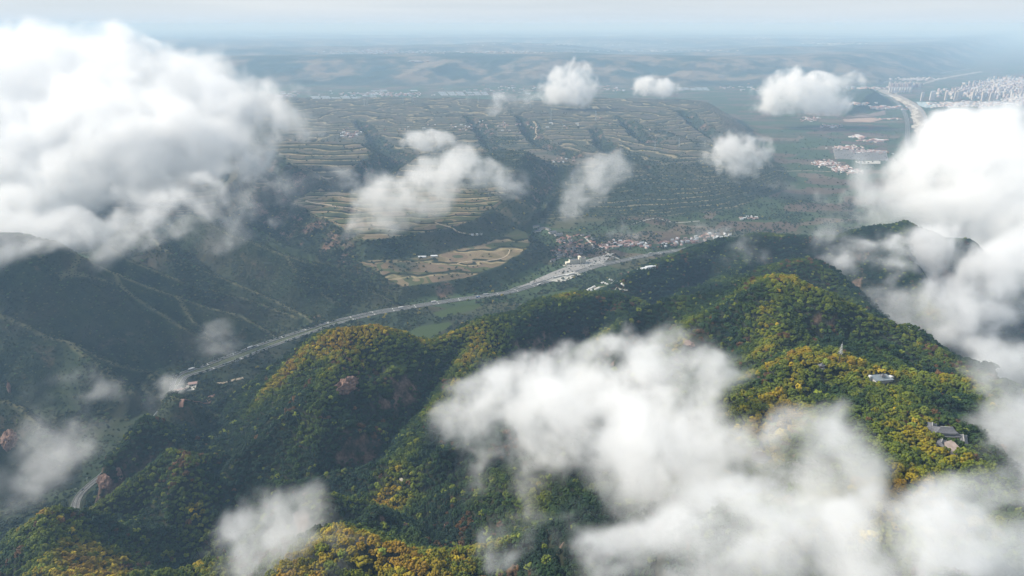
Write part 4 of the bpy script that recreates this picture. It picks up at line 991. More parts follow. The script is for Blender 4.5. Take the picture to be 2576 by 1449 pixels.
def village(poly, n, keys, label, group, ang=0.3, mind=13, sc=1.0):
    xs = [p[0] for p in poly]; ys = [p[1] for p in poly]; got = []
    tries = 0; pl = [(a, b) for a, b in poly]
    while len(got) < n and tries < n * 60:
        tries += 1; u, v = rnd.uniform(min(xs), max(xs)), rnd.uniform(min(ys), max(ys))
        if poly_sd(np.array([u]), np.array([v]), pl)[0] < 0: continue
        p = hit(u, v)
        if any(math.hypot(p[0]-q[0], (p[1]-q[1])) < mind for q in got): continue
        if look(p[0], p[1], 'dh')[0] < 24 or look(p[0], p[1], 'dp')[0] > -12 or look(p[0], p[1], 'isF')[0] > .2: continue
        got.append(p); k = rnd.choice(keys); rz = ang + rnd.choice((0, 0, PI/2)) + rnd.gauss(0, .08)
        cn = {'red': 'red brown tiled', 'pink': 'faded pink tiled', 'grey': 'dark grey tiled', 'white': 'pale sheet roofed', 'shed': 'pale shed like'}[k]
        house(k, p[0], p[1], rz, f'{cn} house {label}', f'{cn} houses {label}', sc * rnd.uniform(.85, 1.15))
    print('village', label, len(got), 'of', n)
village([(1392,598),(1430,592),(1478,590),(1500,606),(1512,618),(1490,630),(1450,622),(1400,612)], 34, ['red','red','pink','grey'], 'on the slope above the cream hotel', '', .5)
village([(1380,636),(1400,622),(1440,622),(1470,632),(1455,645),(1420,655),(1385,662)], 26, ['grey','grey','red'], 'crowded left of the cream hotel', '', .5)
village([(1500,622),(1540,606),(1590,606),(1640,618),(1622,632),(1570,640),(1545,646)], 60, ['pink','pink','red','white'], 'in the village half hidden by a wisp', '', .25, 11)
village([(1650,612),(1700,600),(1760,592),(1790,588),(1800,598),(1760,612),(1690,625),(1655,625)], 46, ['pink','red','white','pink'], 'in the long village beside the highway', '', .2, 11)
village([(1785,588),(1840,586),(1850,598),(1800,606)], 12, ['white','grey'], 'at the right end of the valley village', '', .2)
village([(1855,548),(1905,545),(1912,552),(1862,556)], 10, ['pink','white'], 'in the small hamlet below the poplar row', '', .1, 14)
village([(1560,690),(1600,688),(1650,700),(1640,712),(1570,706)], 8, ['red','red'], 'among trees below the highway', '', .2)
village([(1380,400),(1445,398),(1450,408),(1390,410)], 9, ['white','pink'], 'in the lone farmstead on the dark terraces', '', .1, 16)
for j, (px, py, rz, sc) in enumerate(((1345,572,.55,1.0),(1362,577,.55,.9),(1378,578,-.9,.8),(1390,587,.5,1.1),(1405,592,.5,1.0),(1352,583,.5,.8))):
    p = hit(px, py); house('hall', p[0], p[1], rz, f'{LW[j]} long dark roofed hall of the cluster above the village, ', 'long grey halls above the village', sc, 'hall')
for j, (px, py) in enumerate(((1612,682),(1624,678),(1636,674))):
    p = hit(px, py); house('shed', p[0], p[1], .35, f'{LW[j]} white building from the left at the foot of the forested ridge', 'white buildings at the ridge foot', 1.1, 'building')
for j, (px, py) in enumerate(((1062,648),(1092,646))):
    p = hit(px, py); house('shed', p[0], p[1], .05, ('left' if j == 0 else 'right') + ' pale shed above the lower terraces', 'sheds above the lower terraces', 1.0, 'shed')
for j, (px, py) in enumerate(((1188,592),(1200,591),(1210,590))):
    p = hit(px, py); house('white', p[0], p[1], .1, f'{LW[j]} small white building from the left on the end of the terraced hill', 'small white buildings on the hill end', .7, 'building')

# cream hotel: two wings of five storeys round a stair tower
def hotel():
    p = hit(1452, 662); t = thing('hotel', 'cream five storey hotel with two wings above the lorry park', 'hotel', (p[0], p[1], p[2] - 1), math.radians(14))
    wins = []
    w1 = MB().box(-30, 4, -7, 7, 0, 15.5); w1.box(-30.4, 4.4, -7.4, 7.4, 15.5, 16.3); w1.build('left_wing', WALLW, t)
    MB().gable(-29, 3, -6, 6, 16.4, 2.6, .6, .3, hip=4).build('roof', ROOFG, t)
    MB().box(4.02, 12, -8.5, 7, 0, 26).box(6.2, 7.2, -8.9, -8.5, 2, 25).box(9, 10, -8.9, -8.5, 2, 25).build('stair_tower', WALLW, t)
    MB().box(12.02, 30, -6, 9, 0, 19).box(11.9, 30.4, -6.4, 9.4, 19.02, 19.8).build('right_wing', WALLW, t)
    MB().gable(13, 29, -5, 8, 19.9, 2.6, .6, .3, hip=4).build('roof', ROOFG, t)
    MB().box(-44, -30.02, -9, 5, 0, 9).build('annex', WALLW, t)
    MB().box(4.6, 5.8, -8.62, -8.52, 3, 24).build('glass_strip', GLASSD, t)
    m = MB().box(-.9, .9, -.09, .06, 0, 1.7).mesh('window', GLASSD)
    for z in range(5):
        for k in range(9): child(t, 'window', m, (-28 + k * 3.6, -7.03, 1.3 + z * 3))
        for k in range(5): child(t, 'window', m, (14 + k * 3.5, -6.03, 1.3 + z * 3.5))
    for z in range(3):
        for k in range(4): child(t, 'window', m, (-42 + k * 3.4, -9.03, 1.2 + z * 2.7))
    for j, (dx, dy) in enumerate(((-20, -22), (2, -21), (14, -20), (25, -18))):
        c = bpy.data.objects.new('broadleaf_tree', None)
    c = math.cos(math.radians(14)); s_ = math.sin(math.radians(14))
    fr = [(p[0] + c*a - s_*b, p[1] + s_*a + c*b) for a, b in ((-58,-20),(-10,-24),(30,-22),(31,-6.5),(-43,-9.2),(-58,-6))]
    tag(slab('forecourt', ccw(fr), p[2] + .25, PALE, 3), 'pale paved forecourt of the cream hotel', kind='structure')
hotel()

# farm compound by the road at the left
def compound():
    p = hit(470, 975); rz = math.radians(18)
    t = thing('courtyard_house', 'grey walled courtyard house beside the left end of the highway', 'house', (p[0], p[1], p[2] + .5), rz)
    MB().box(-26, 20, -18, 16, -4, .2).build('courtyard', PALE, t)
    MB().box(4, 22, 4, 14, .22, 4.8).build('main_wall', WALLG, t); MB().gable(4, 22, 4, 14, 4.9, 2.6, 1.0, .3).build('main_roof', ROOFP, t)
    MB().box(-24, 2, -16.5, -10, .22, 4).build('front_wall', WALLG, t); MB().gable(-24, 2, -16.5, -10, 4.1, 1.6, .8, .3).build('front_roof', ROOFP, t)
    m = MB().box(-.8, .8, -.08, .05, 0, 1.7).mesh('window', GLASSD)
    for k in range(5): child(t, 'window', m, (5.8 + k * 3.4, 3.96, 1.8))
    for k in range(7): child(t, 'window', m, (-22.4 + k * 3.5, -16.54, 1.5))
    MB().box(-26, -25.6, -18, 16, .2, 2.4).box(-25.6, 20, 15.6, 16, .2, 2.4).box(19.6, 20, -18, 3.9, .2, 2.4).build('yard_wall', WALLW, t)
compound()

# tents on the lawn
tm_ = MB().add([(-2.4,-2.4,0),(2.4,-2.4,0),(2.4,2.4,0),(-2.4,2.4,0),(-2.2,-2.2,2.2),(2.2,-2.2,2.2),(2.2,2.2,2.2),(-2.2,2.2,2.2)], [(0,1,5,4),(1,2,6,5),(2,3,7,6),(3,0,4,7)]).mesh('tent_wall', WHITE)
tr_ = MB().add([(-2.9,-2.9,2.15),(2.9,-2.9,2.15),(2.9,2.9,2.15),(-2.9,2.9,2.15),(0,0,5.2),(-2.9,-2.9,2.05),(2.9,-2.9,2.05),(2.9,2.9,2.05),(-2.9,2.9,2.05)], [(0,1,4),(1,2,4),(2,3,4),(3,0,4),(0,5,6,1),(1,6,7,2),(2,7,8,3),(3,8,5,0)]).mesh('tent_roof', WHITE)
TP = [(1471,733),(1479,731),(1482,728),(1486,727),(1490,725),(1493,723),(1496,722),(1488,731),(1498,729),(1503,727),(1507,725),(1514,713),(1518,712),(1523,714),(1528,716),(1534,705),(1538,706),(1543,708),(1548,710),(1553,712),(1558,714),(1565,716),(1540,715),(1570,719)]
for j, (px, py) in enumerate(TP):
    p = hit(px, py); rowl = 'near row' if j < 11 else 'far row'; kk = j if j < 11 else j - 11
    t = thing('tent', f'white pointed tent on the camping lawn, number {kk + 1} from the left in the {rowl}' if False else f'{(LW + ["eleventh", "twelfth", "thirteenth"])[kk]} white pointed tent from the left in the {rowl} on the camping lawn', 'tent', (p[0], p[1], p[2] + .1), .4, 'white tents on the lawn')
    child(t, 'tent_wall', tm_, sc=(1.15,)*3); child(t, 'tent_roof', tr_, sc=(1.15,)*3)

def track(pts, w, label, m=DIRT, lift=.9, name='dirt_track'):
    q = [hit(a, b) for a, b in pts]; c = catmull(q, 6.0); t = np.gradient(c, axis=0); t /= np.linalg.norm(t, axis=1)[:, None] + 1e-9; n = np.stack([t[:,1], -t[:,0]], 1)
    z = look(c[:,0], c[:,1], 'Z'); 
    for _ in range(5): z[1:-1] = np.maximum(z[1:-1], (z[:-2] + z[2:]) / 2 * .5 + z[1:-1] * .5)
    v = []; f = []
    for i in range(len(c)):
        for e in (-w/2, w/2): v.append((c[i,0] + n[i,0]*e, c[i,1] + n[i,1]*e, z[i] + lift))
        for e in (-w/2 - .6, w/2 + .6): v.append((c[i,0] + n[i,0]*e, c[i,1] + n[i,1]*e, z[i] - 1.5))
    for i in range(len(c) - 1):
        k = i * 4; f += [(k, k+4, k+5, k+1), (k+2, k+6, k+4, k), (k+1, k+5, k+7, k+3)]
    tag(MB().add(v, f).build(name, m), label, kind='structure')
track([(1095,560),(1120,568),(1150,582),(1172,587),(1200,592)], 7, 'pale track along the shoulder of the terraced hill')
track([(770,505),(800,512),(840,518),(880,524),(905,530)], 11, 'pale earth road cut across the upper terraces')
track([(1342,305),(1350,318),(1348,330),(1350,342),(1342,352)], 12, 'winding pale path down the edge of the loess ravine', lift=2)
track([(1282,628),(1278,640),(1262,650),(1230,656),(1200,658),(1150,664)], 5, 'path from the hill end down to the lower terraces')
track([(1455,736),(1480,728),(1520,720)], 4, 'footpath in front of the tents')
track([(1520,742),(1545,738),(1560,731),(1580,729)], 4, 'curved footpath on the camping lawn', PALE)
track([(1335,716),(1300,722),(1260,742)], 3, 'service lane behind the lorry park', CONC)
track([(1470,596),(1495,620),(1520,632),(1540,644),(1560,652)], 6, 'village street running down to the highway', PALE)
track([(1590,566),(1610,558),(1650,550),(1700,560),(1760,556)], 5, 'country lane through fields above the villages', PALE)
track([(545,965),(570,962),(585,957),(612,951)], 9, 'bare pale terrace road at the foot of the forested slope', DIRT)
track([(452,1026),(490,1012),(530,998),(556,985)], 12, 'reddish retaining strip below the courtyard house', mat('red_earth', (.20,.12,.095), .95, noise=.3, nscale=.1))
track([(1790,430),(1900,425),(2000,430),(2090,432)], 8, 'pale lane along the foot of the terraces', DIRT)

# ------------------------------------------------------------------ mountain buildings
def upturned(mb, w, l, z, h, over, lift=1.2, ridge=.5, t=.35, mi=0):
    """Chinese hip roof: curved slopes and raised corners"""
    N = 8; M = 5; V = []; rows = []
    for side in range(4):
        pass
    a, b = w/2 + over, l/2 + over; rx = max(.6, a - b) 
    ring = []
    for k in range(M + 1):
        s_ = k / M; A = a + (rx * ridge * 1.6 - a) * s_ if False else a * (1 - s_) + rx * s_; Bb = b * (1 - s_) + .05 * s_
        zz = z + h * (s_ ** 1.45)
        r = []
        for (x0, y0), (x1, y1) in (((-A,-Bb),(A,-Bb)),((A,-Bb),(A,Bb)),((A,Bb),(-A,Bb)),((-A,Bb),(-A,-Bb))):
            for j in range(N):
                q = j / N; cl = abs(2 * q - 1) ** 3 * lift * (1 - s_) ** 2
                r.append((x0 + (x1-x0)*q, y0 + (y1-y0)*q, zz + cl))
        ring.append(r)
    n = len(ring[0]); V = [v for r in ring for v in r]; F = []
    for k in range(M):
        for j in range(n): F.append((k*n + j, k*n + (j+1) % n, (k+1)*n + (j+1) % n, (k+1)*n + j))
    F.append(tuple(M*n + j for j in range(n)))
    base = len(V); V += [(x, y, zz - t) for x, y, zz in ring[0]]
    for j in range(n): F.append((j, base + j, base + (j+1) % n, (j+1) % n))
    F.append(tuple(base + j for j in range(n))[::-1])
    mb.add(V, F, mi); return rx
def temple(name, label, px, py, rz, w, l, double=True, sc=1.0, Z=None, wallm=TIMBER, tile=ROOFG, cat='temple'):
    p = hit(px, py) if Z is None else Z
    t = thing(name, label, cat, (p[0], p[1], p[2] + .3), rz); t.scale = (sc,) * 3
    MB().box(-w/2 - 2, w/2 + 2, -l/2 - 2, l/2 + 2, -6, .8).build('stone_platform', WALLG, t)
    MB().box(-w/2 + 1, w/2 - 1, -l/2 + 1, l/2 - 1, .82, 5.2).build('wall', wallm, t)
    cm = MB().bar((0,0,0), (0,0,4.4), .28, 8).mesh('column', TIMBER)
    k = max(4, int(w / 4))
    for i in range(k):
        x = -w/2 + .3 + (w - .6) * i / (k - 1)
        for y in (-l/2 + .2, l/2 - .2): child(t, 'column', cm, (x, y, .8))
    MB().box(-w/2 + .5, w/2 - .5, -l/2 - .1, -l/2 + .3, 4.4, 5.3).build('painted_beam', GOLDT, t)
    for i in range(k - 1):
        x = -w/2 + .3 + (w - .6) * (i + .5) / (k - 1); MB().box(x - 1.1, x + 1.1, -l/2 + .93, -l/2 + 1.02, 1.0, 4.0).build('door', mat('door_red', (.22,.06,.04), .6), t)
    r = MB(); rx = upturned(r, w, l, 5.3, 3.0 if double else 4.6, 2.4, 1.4)
    rf = r.build('lower_roof' if double else 'roof', tile, t)
    z = 5.3 + 4.6
    if double:
        MB().box(-w/2 + 3.2, w/2 - 3.2, -l/2 + 2.4, l/2 - 2.4, 6.4, 9.6).build('upper_wall', WALLG, t)
        wn_ = MB().box(-.5, .5, -.08, .08, 0, .9).mesh('window', GLASSD)
        for i in range(5): child(t, 'window', wn_, (-w/2 + 5.2 + i * (w - 10.4) / 4, -l/2 + 2.38, 8.3))
        r = MB(); rx = upturned(r, w - 6, l - 4, 9.6, 5.0, 2.2, 1.4); r.build('upper_roof', tile, t); z = 14.6
    MB().box(-rx, rx, -.28, .28, z - .1, z + .7).build('ridge_beam', mat('ridge_plaster', (.5,.48,.44), .8), t)
    return t
temple('temple_hall', 'large double eaved grey temple hall on the mountain top at right', 2372, 1098, math.radians(-6), 30, 16, True, .66)
temple('side_hall', 'long grey roofed side hall right of the big temple court', 2420, 1116, math.radians(62), 30, 8, False, .58)
temple('side_hall', 'low grey roofed side hall left of the temple steps', 2366, 1122, math.radians(52), 18, 7, False, .55)
temple('rear_hall', 'grey roofed hall tucked behind the left side of the big temple', 2342, 1082, math.radians(58), 20, 8, False, .6)
temple('shrine', 'brown two storey shrine half lost in the foreground cloud', 1908, 1160, math.radians(-14), 17, 9, True, .72, tile=mat('brown_tile', (.13,.08,.07), .8, noise=.3, nscale=.5))
temple('pavilion', 'small ridge roofed pavilion beside the cloud left of the brown shrine', 1862, 1146, math.radians(-60), 9, 6, False, .7)
temple('small_shrine', 'little grey roofed hut among yellow trees left of the mast', 2066, 926, math.radians(20), 6, 5, False, .6, cat='hut')
def court(pts, label, m=CONC):
    q = [hit(a, b) for a, b in pts]; z = max(k[2] for k in q); tag(slab('temple_court', ccw([k[:2] for k in q]), z + .3, m, 12), label, kind='structure')
court([(2372,1124),(2392,1120),(2418,1142),(2400,1150),(2385,1143)], 'paved temple court below the big hall', mat('court_brick', (.30,.24,.21), .9, noise=.2, nscale=.3))
def lookout():
    p = hit(2218, 958); t = thing('terrace_building', 'flat grey roofed terrace building with a small upturned pavilion on the ridge', 'building', (p[0], p[1], p[2] + 1.5), math.radians(8)); t.scale = (.85,) * 3
    MB().box(-13, 10, -7, 7, -8, 2.6).build('wall', WALLG, t); MB().box(-14, 11, -8, 8, 2.62, 3.2).build('flat_roof', mat('grey_blue_deck', (.17,.20,.22), .5, .4, noise=.15, nscale=.3), t)
    MB().box(10.1, 13, -2.5, 2.2, -6, 4.4).build('white_annex', WHITE, t); MB().box(-16.5, -14.1, 1, 4.5, -4, 5.4).build('white_tank', WHITE, t)
    r = MB(); upturned(r, 4.2, 4.2, 6.0, 2.6, 1.0, .9); r.build('pavilion_roof', ROOFG, t); 
    for a in (-1.8, 1.8):
        for b in (-1.8, 1.8): MB().bar((a, b, 3.2), (a, b, 6.1), .16, 6).build('pavilion_post', TIMBER, t)
    for k in range(6): MB().bar((13.4 + .4*k, -3 + k, -4), (13.4 + .4*k, -3 + k, 4.6), .07).build('railing_post', WHITE, t)
lookout()
def mast():
    p = hit(2108, 921); t = thing('lattice_mast', 'tall communication mast with a dark pole and pale bristling top', 'mast', (p[0], p[1], p[2]))
    MB().bar((0,0,-2), (0,0,16), .55, 8, r2=.4).build('pole', TRUNKD, t); MB().bar((0,0,16), (0,0,29), .3, 8, r2=.15).build('upper_pole', STEEL, t)
    R = random.Random(4); m = MB().bar((0,0,0), (1,0,.25), .07, 4).mesh('bracket', WHITE)
    for k in range(46):
        z = 15 + 12.5 * k / 46; L = 3.0 * (1 - (z - 15) / 16); child(t, 'bracket', m, (0,0,z), (L, 2.2, 2.2), k * 2.4)
    MB().bar((0,0,28), (0,0,31), .06).build('lightning_rod', STEEL, t)
mast()

# rock outcrops and cliffs that break through the forest
def outcrop(px, py, wpx, hpx, label, sd=1, m=ROCKM):
    p = hit(px, py); s_ = math.sqrt(p[0]**2 + p[1]**2 + (CAMZ - p[2])**2) / FPX; R = np.random.RandomState(sd); V = []; F = []
    import bmesh
    bm = bmesh.new(); bmesh.ops.create_icosphere(bm, subdivisions=4, radius=1)
    co = np.array([v.co[:] for v in bm.verts]); w, h = wpx * s_ / 2, hpx * s_ / 2
    n = ridged(co[:,0]*1.3 + sd, co[:,2]*.6 + co[:,1], .8, 3, sd); n2 = fbm(co[:,0]*3 + sd, co[:,1]*3 + co[:,2]*7, 1.0, 3, sd + 1)
    co = co * (1 + .42 * (n[:,None] - .4) + .3 * n2[:,None]); co[:,0] *= w; co[:,1] *= w * .55; co[:,2] *= h
    for v, c in zip(bm.verts, co): v.co = c
    me = bpy.data.meshes.new('rock_outcrop'); bm.to_mesh(me); bm.free()
    o = link('rock_outcrop', me, m); o.location = (p[0], p[1] + w * .1, p[2] + h * .05); o.rotation_euler = (.15, .1 * sd % .3, .3 * sd)
    tag(o, label, 'rock')
outcrop(872, 975, 62, 42, 'large pink brown rock face with a shaded hollow in the forest', 3)
outcrop(1735, 866, 46, 12, 'pale ledge of bare rock above the foreground cloud', 5)
outcrop(20, 1110, 44, 34, 'pale red cliff band at the left edge', 7)
outcrop(22, 980, 12, 26, 'small upright pale rock face high at the left edge', 8)
outcrop(262, 1215, 34, 30, 'reddish banded crag beside the highway bend', 9)
outcrop(300, 1195, 12, 30, 'narrow pale rib of rock right of the reddish crag', 10)
outcrop(1022, 1330, 14, 26, 'narrow pale rock rib in the dark ravine, left one', 11)
outcrop(1125, 1332, 16, 34, 'narrow pinkish rock rib in the dark ravine, right one', 12)
outcrop(1070, 1325, 8, 26, 'thin white rock streak between the two pink ribs in the ravine', 13)
outcrop(1905, 956, 22, 10, 'small bare rock patch among trees left of the golden ridge', 14)
outcrop(1942, 1060, 14, 26, 'dark upright rock slab beside the foreground cloud', 15)
outcrop(1778, 772, 12, 10, 'small brown rock in a hollow of the golden ridge', 16)
outcrop(1165, 1393, 8, 16, 'small pink rock at the bottom of the ravine', 17)
outcrop(1010, 1207, 14, 7, 'pale boulder below the yellow spur', 18, mat('pale_stone', (.5,.45,.36), .9, noise=.2, nscale=.5))

# ------------------------------------------------------------------ power pylons
def pylon_mesh():
    b = MB(); H = 46; w0, w1 = 4.6, 1.0
    def c(z, k):
        r = w0 + (w1 - w0) * min(1, z / 34) ** .8; return ((r if k in (0, 3) else -r), (r if k < 2 else -r), z)
    zs = [0, 9, 17, 24, 30, 35, 40, 46]
    for k in range(4):
        for a, z in zip(zs[:-1], zs[1:]): b.bar(c(a, k), c(z, k), .28, 3); b.bar(c(a, k), c(z, (k + 1) % 4), .16, 3); b.bar(c(z, k), c(z, (k + 1) % 4), .14, 3)
    arm = MB()
    for z, L in ((31, 8), (37, 6.5), (43, 5)):
        for s_ in (-1, 1): arm.bar((0, 0, z + .9), (s_ * L, 0, z), .3, 3); arm.bar((0, 0, z - .9), (s_ * L, 0, z), .25, 3); arm.bar((s_ * L, 0, z), (s_ * L, 0, z - 2), .14, 3)
    PS = mat('weathered_zinc', (.36, .38, .39), .6, .3, .2); return b.mesh('lattice_tower', PS), arm.mesh('cross_arms', PS)
PA, PB = pylon_mesh()
PYL = [(917,267,'pair on the far left terraces, left one',20),(924,267,'pair on the far left terraces, right one',20),(1014,262,'beside the taller far left one',18),(1040,262,'tallest of the far left ones',27),(1203,255,'behind the faint far wisps at left',18),(1242,252,'rising out of the faint far wisps',20),(1333,271,'left of the heaped white puff',22),(1394,275,'below the heaped white puff',20),(1463,272,'right below the heaped white puff',22),(1386,304,'above the winding pale path',26),(1498,305,'alone on the long level terraces',24),(1415,328,'on the spur just right of the winding path',23),(1561,384,'above the slanting cloud with a tail',24),(1647,377,'with horns on the crest of the dark terraces',26),(1708,371,'near the right end of the crest',18),(1772,371,'just left of the rounded puff',18),(1708,362,'small one behind the crest',14),(2160,440,'large one before the right plain village',40),(1920,372,'hidden by the rounded puff on its right side',20)]
for px, py, lb, hp in PYL:
    p = hit(px, py); s_ = math.sqrt(p[0]**2 + p[1]**2 + (CAMZ - p[2])**2) / FPX
    t = thing('power_pylon', f'steel lattice power pylon {lb}', 'pylon', (p[0], p[1], p[2]), rnd.uniform(-.4, .4), 'power pylons crossing the terraces'); t.scale = (max(1, hp * s_ / 46 * .8),) * 2 + (hp * s_ / 46,)
    child(t, 'lattice_tower', PA); child(t, 'cross_arms', PB)

# ------------------------------------------------------------------ far plain: greenhouses, villages, river, lagoon, city
def on(px, py, z=1.2): return P(px, py, z)
def flat(name, pts, z, m, label): return tag(slab(name, ccw([P(a, b, z)[:2] for a, b in pts]), z, m, .6), label, kind='structure')
WATER = mat('milky_water', (.34, .44, .46), .25, .5); GRAVEL = mat('river_gravel', (.27, .24, .20), .95, noise=.25, nscale=.01)
def stream(pts, w0, w1, z, m, name, label, wob=0):
    c = catmull([P(a, b, z) for a, b in pts], 30.0); 
    if wob: c[:, 0] += wob * perlin(np.arange(len(c)) / 5.0, np.zeros(len(c)), 5)
    t = np.gradient(c, axis=0); t /= np.linalg.norm(t, axis=1)[:, None] + 1e-9; n = np.stack([t[:,1], -t[:,0]], 1); v = []; f = []
    for i in range(len(c)):
        w = (w0 + (w1 - w0) * i / len(c)) * (1 + (.45 * perlin(np.array([i / 4.0]), np.array([7.3]), 3)[0] if wob else 0))
        for e, zz in ((-w/2, z), (w/2, z), (-w/2, z - .6), (w/2, z - .6)): v.append((c[i,0] + n[i,0]*e, c[i,1] + n[i,1]*e, zz))
    for i in range(len(c) - 1):
        k = i * 4; f += [(k, k+4, k+5, k+1), (k+2, k+6, k+4, k), (k+1, k+5, k+7, k+3)]
    tag(MB().add(v, f).build(name, m), label, kind='structure')
stream([(2330,352),(2322,330),(2316,305),(2308,280),(2290,262),(2262,246),(2236,235),(2215,225)], 110, 150, 2.6, GRAVEL, 'river_bed', 'pale braided gravel bed of the river')
stream([(2312,350),(2318,335),(2305,322),(2316,308),(2300,296),(2310,280),(2296,268),(2280,256),(2262,250),(2245,240)], 26, 60, 3.3, mat('pale_silt', (.46,.42,.35), .9), 'river_channel', 'winding pale channel in the river bed', 60)
stream([(2330,350),(2334,325),(2328,300),(2318,278),(2298,262)], 14, 22, 3.4, CONC, 'river_wall', 'embankment wall on the right bank')
stream([(2245,236),(2290,222),(2340,205),(2400,192),(2470,180)], 60, 90, 2.6, GRAVEL, 'river_bed', 'far reach of the river beyond the bend', 30)
flat('lagoon', [(2304,256),(2312,266),(2330,271),(2360,268),(2372,262),(2340,257)], 2.4, WATER, 'milky pale lagoon left of the city')
flat('gravel_yard', [(2120,300),(2125,306),(2190,308),(2225,300),(2190,296)], 2.4, mat('bare_earth', (.30,.22,.17), .95, noise=.3, nscale=.01), 'bare brown building land on the plain')
flat('paved_yard', [(2150,405),(2160,412),(2215,412),(2215,404)], 2.4, PALE, 'pale paved yard below the rows of small buildings')
flat('bare_field', [(2010,266),(2030,290),(2180,296),(2228,288),(2226,272),(2130,270)], 2.3, mat('ploughed_field', (.16,.125,.10), .95, noise=.25, nscale=.01), 'wide brown ploughed field on the plain')
gh = MB().add([(-.5,-.5,-1),(.5,-.5,-1),(.5,.5,-1),(-.5,.5,-1),(-.5,-.5,.4),(.5,-.5,.4),(.5,.5,.4),(-.5,.5,.4),(-.5,0,1),(.5,0,1)], [(0,1,5,4),(2,3,7,6),(1,2,6,9,5),(3,0,4,8,7),(4,5,9,8),(6,7,8,9)]).mesh('greenhouse', PLAST)
def greens(cells, where):
    n = 0
    for (x0, x1, y0, y1, nx, ny) in cells:
        for j in range(ny):
            for i in range(nx):
                if rnd.random() < .12: continue
                px = x0 + (x1 - x0) * (i + .5) / nx + j * 2; py = y0 + (y1 - y0) * (j + .5) / ny
                p = hit(px, py); s_ = math.hypot(p[1], CAMZ) / FPX
                o = bpy.data.objects.new('greenhouse', gh); COL.objects.link(o); o.location = (p[0], p[1], p[2] + .6); o.scale = ((x1 - x0) / nx * s_ * .82, 26, 5); o.rotation_euler = (0, 0, .04)
                tag(o, f'long white plastic greenhouse {where}', 'greenhouse', f'greenhouses {where}'); n += 1
    return n
print('greenhouses', greens([(1100,1165,231,241,3,5),(1170,1225,231,240,3,4)], 'in the big block on the far river plain') + greens([(930,975,226,230,2,2),(1030,1050,227,229,1,2),(890,945,238,246,3,3),(780,905,242,249,5,3)], 'at the left of the far plain') + greens([(1320,1350,234,238,2,2),(1700,1780,220,228,5,4)], 'right of the heaped puff on the far plain'))
# rows of identical small white roofed plots
rh_ = MB().box(-6, 6, -5, 5, -2, 3.6).gable(-6, 6, -5, 5, 3.7, 2.2, .4, .3, 1).mesh('row_house', [WALLG, mat('dull_sheet_roof', (.33,.33,.34), .7)])
n_ = 0
for j in range(7):
    for i in range(38):
        if n_ >= 270: break
        px = 2098 + i * 3.5 + j * .8; py = 378 + j * 3.5 + i * .14; p = on(px, py)
        o = bpy.data.objects.new('row_house', rh_); COL.objects.link(o); o.location = (p[0], p[1], p[2] + .8); o.rotation_euler = (0, 0, .9); n_ += 1
        tag(o, 'tiny white gabled house in the plain rows', 'house', 'regular rows of small buildings on the plain')
# scattered far settlements: nobody could count them
def settlement(name, label, blobs, mats, seed, zf=None):
    R = random.Random(seed); b = MB()
    for (px, py, rx, ry, n, w, h) in blobs:
        for _ in range(n):
            u, v = px + R.gauss(0, .45) * rx, py + R.gauss(0, .45) * ry
            p = hit(u, v)
            if p[1] > 60000: continue
            ww, ll, hh = w * R.uniform(.6, 1.8), w * R.uniform(.5, 1.0), h * R.uniform(.7, 1.5); a = R.choice((0, PI/2)) + R.gauss(.15, .1); c, s_ = math.cos(a), math.sin(a)
            q = MB().box(-ww/2, ww/2, -ll/2, ll/2, -4, hh, R.choice((0, 0, 1))); q.gable(-ww/2, ww/2, -ll/2, ll/2, hh + .1, 1.6, .4, .4, R.randrange(2, len(mats)))
            b.add([(p[0] + x*c - y*s_, p[1] + x*s_ + y*c, p[2] + z) for x, y, z in q.v], q.f); b.mi[-len(q.mi):] = q.mi
    o = b.build(name, mats); tag(o, label, kind='stuff'); print(name, len(b.f)); return o
SM = [WALLG, WALLP, ROOFP, ROOFL, ROOFR]
settlement('plain_villages', 'small pink and white houses of villages on the right plain', [(2130,372,32,5,120,12,4),(2190,382,45,5,120,12,4),(2075,412,30,8,110,12,4),(2120,425,30,8,110,12,4),(2150,432,22,6,60,12,4),(2090,318,30,4,60,14,4),(2040,300,30,6,40,14,4),(2160,345,18,3,26,30,6),(2200,355,40,3,20,40,8),(2235,300,40,2,12,30,6)], [WALLG, WALLP, ROOFP, ROOFR, WHITE], 3)
settlement('far_villages', 'white specks of villages on the far river plain and plateau', [(960,238,150,6,140,26,7),(1500,224,150,8,60,26,7),(1900,223,130,8,50,26,7),(1280,225,130,9,40,30,7),(700,240,60,8,40,30,8),
 (960,131,150,5,170,45,9),(1250,132,150,3,80,45,9),(1650,128,200,2,60,45,9),(520,92,90,9,120,60,10),(60,115,120,3,70,50,9),(2100,110,90,2,40,60,9),(1050,155,30,1,16,60,8),(1900,96,200,3,40,70,10),(1400,112,300,3,40,60,9),(2180,222,60,3,60,24,8),(2120,262,70,3,70,30,8),(1200,320,300,18,60,14,5),(880,340,40,10,30,14,5),(2230,272,60,4,60,36,10)], SM, 4)
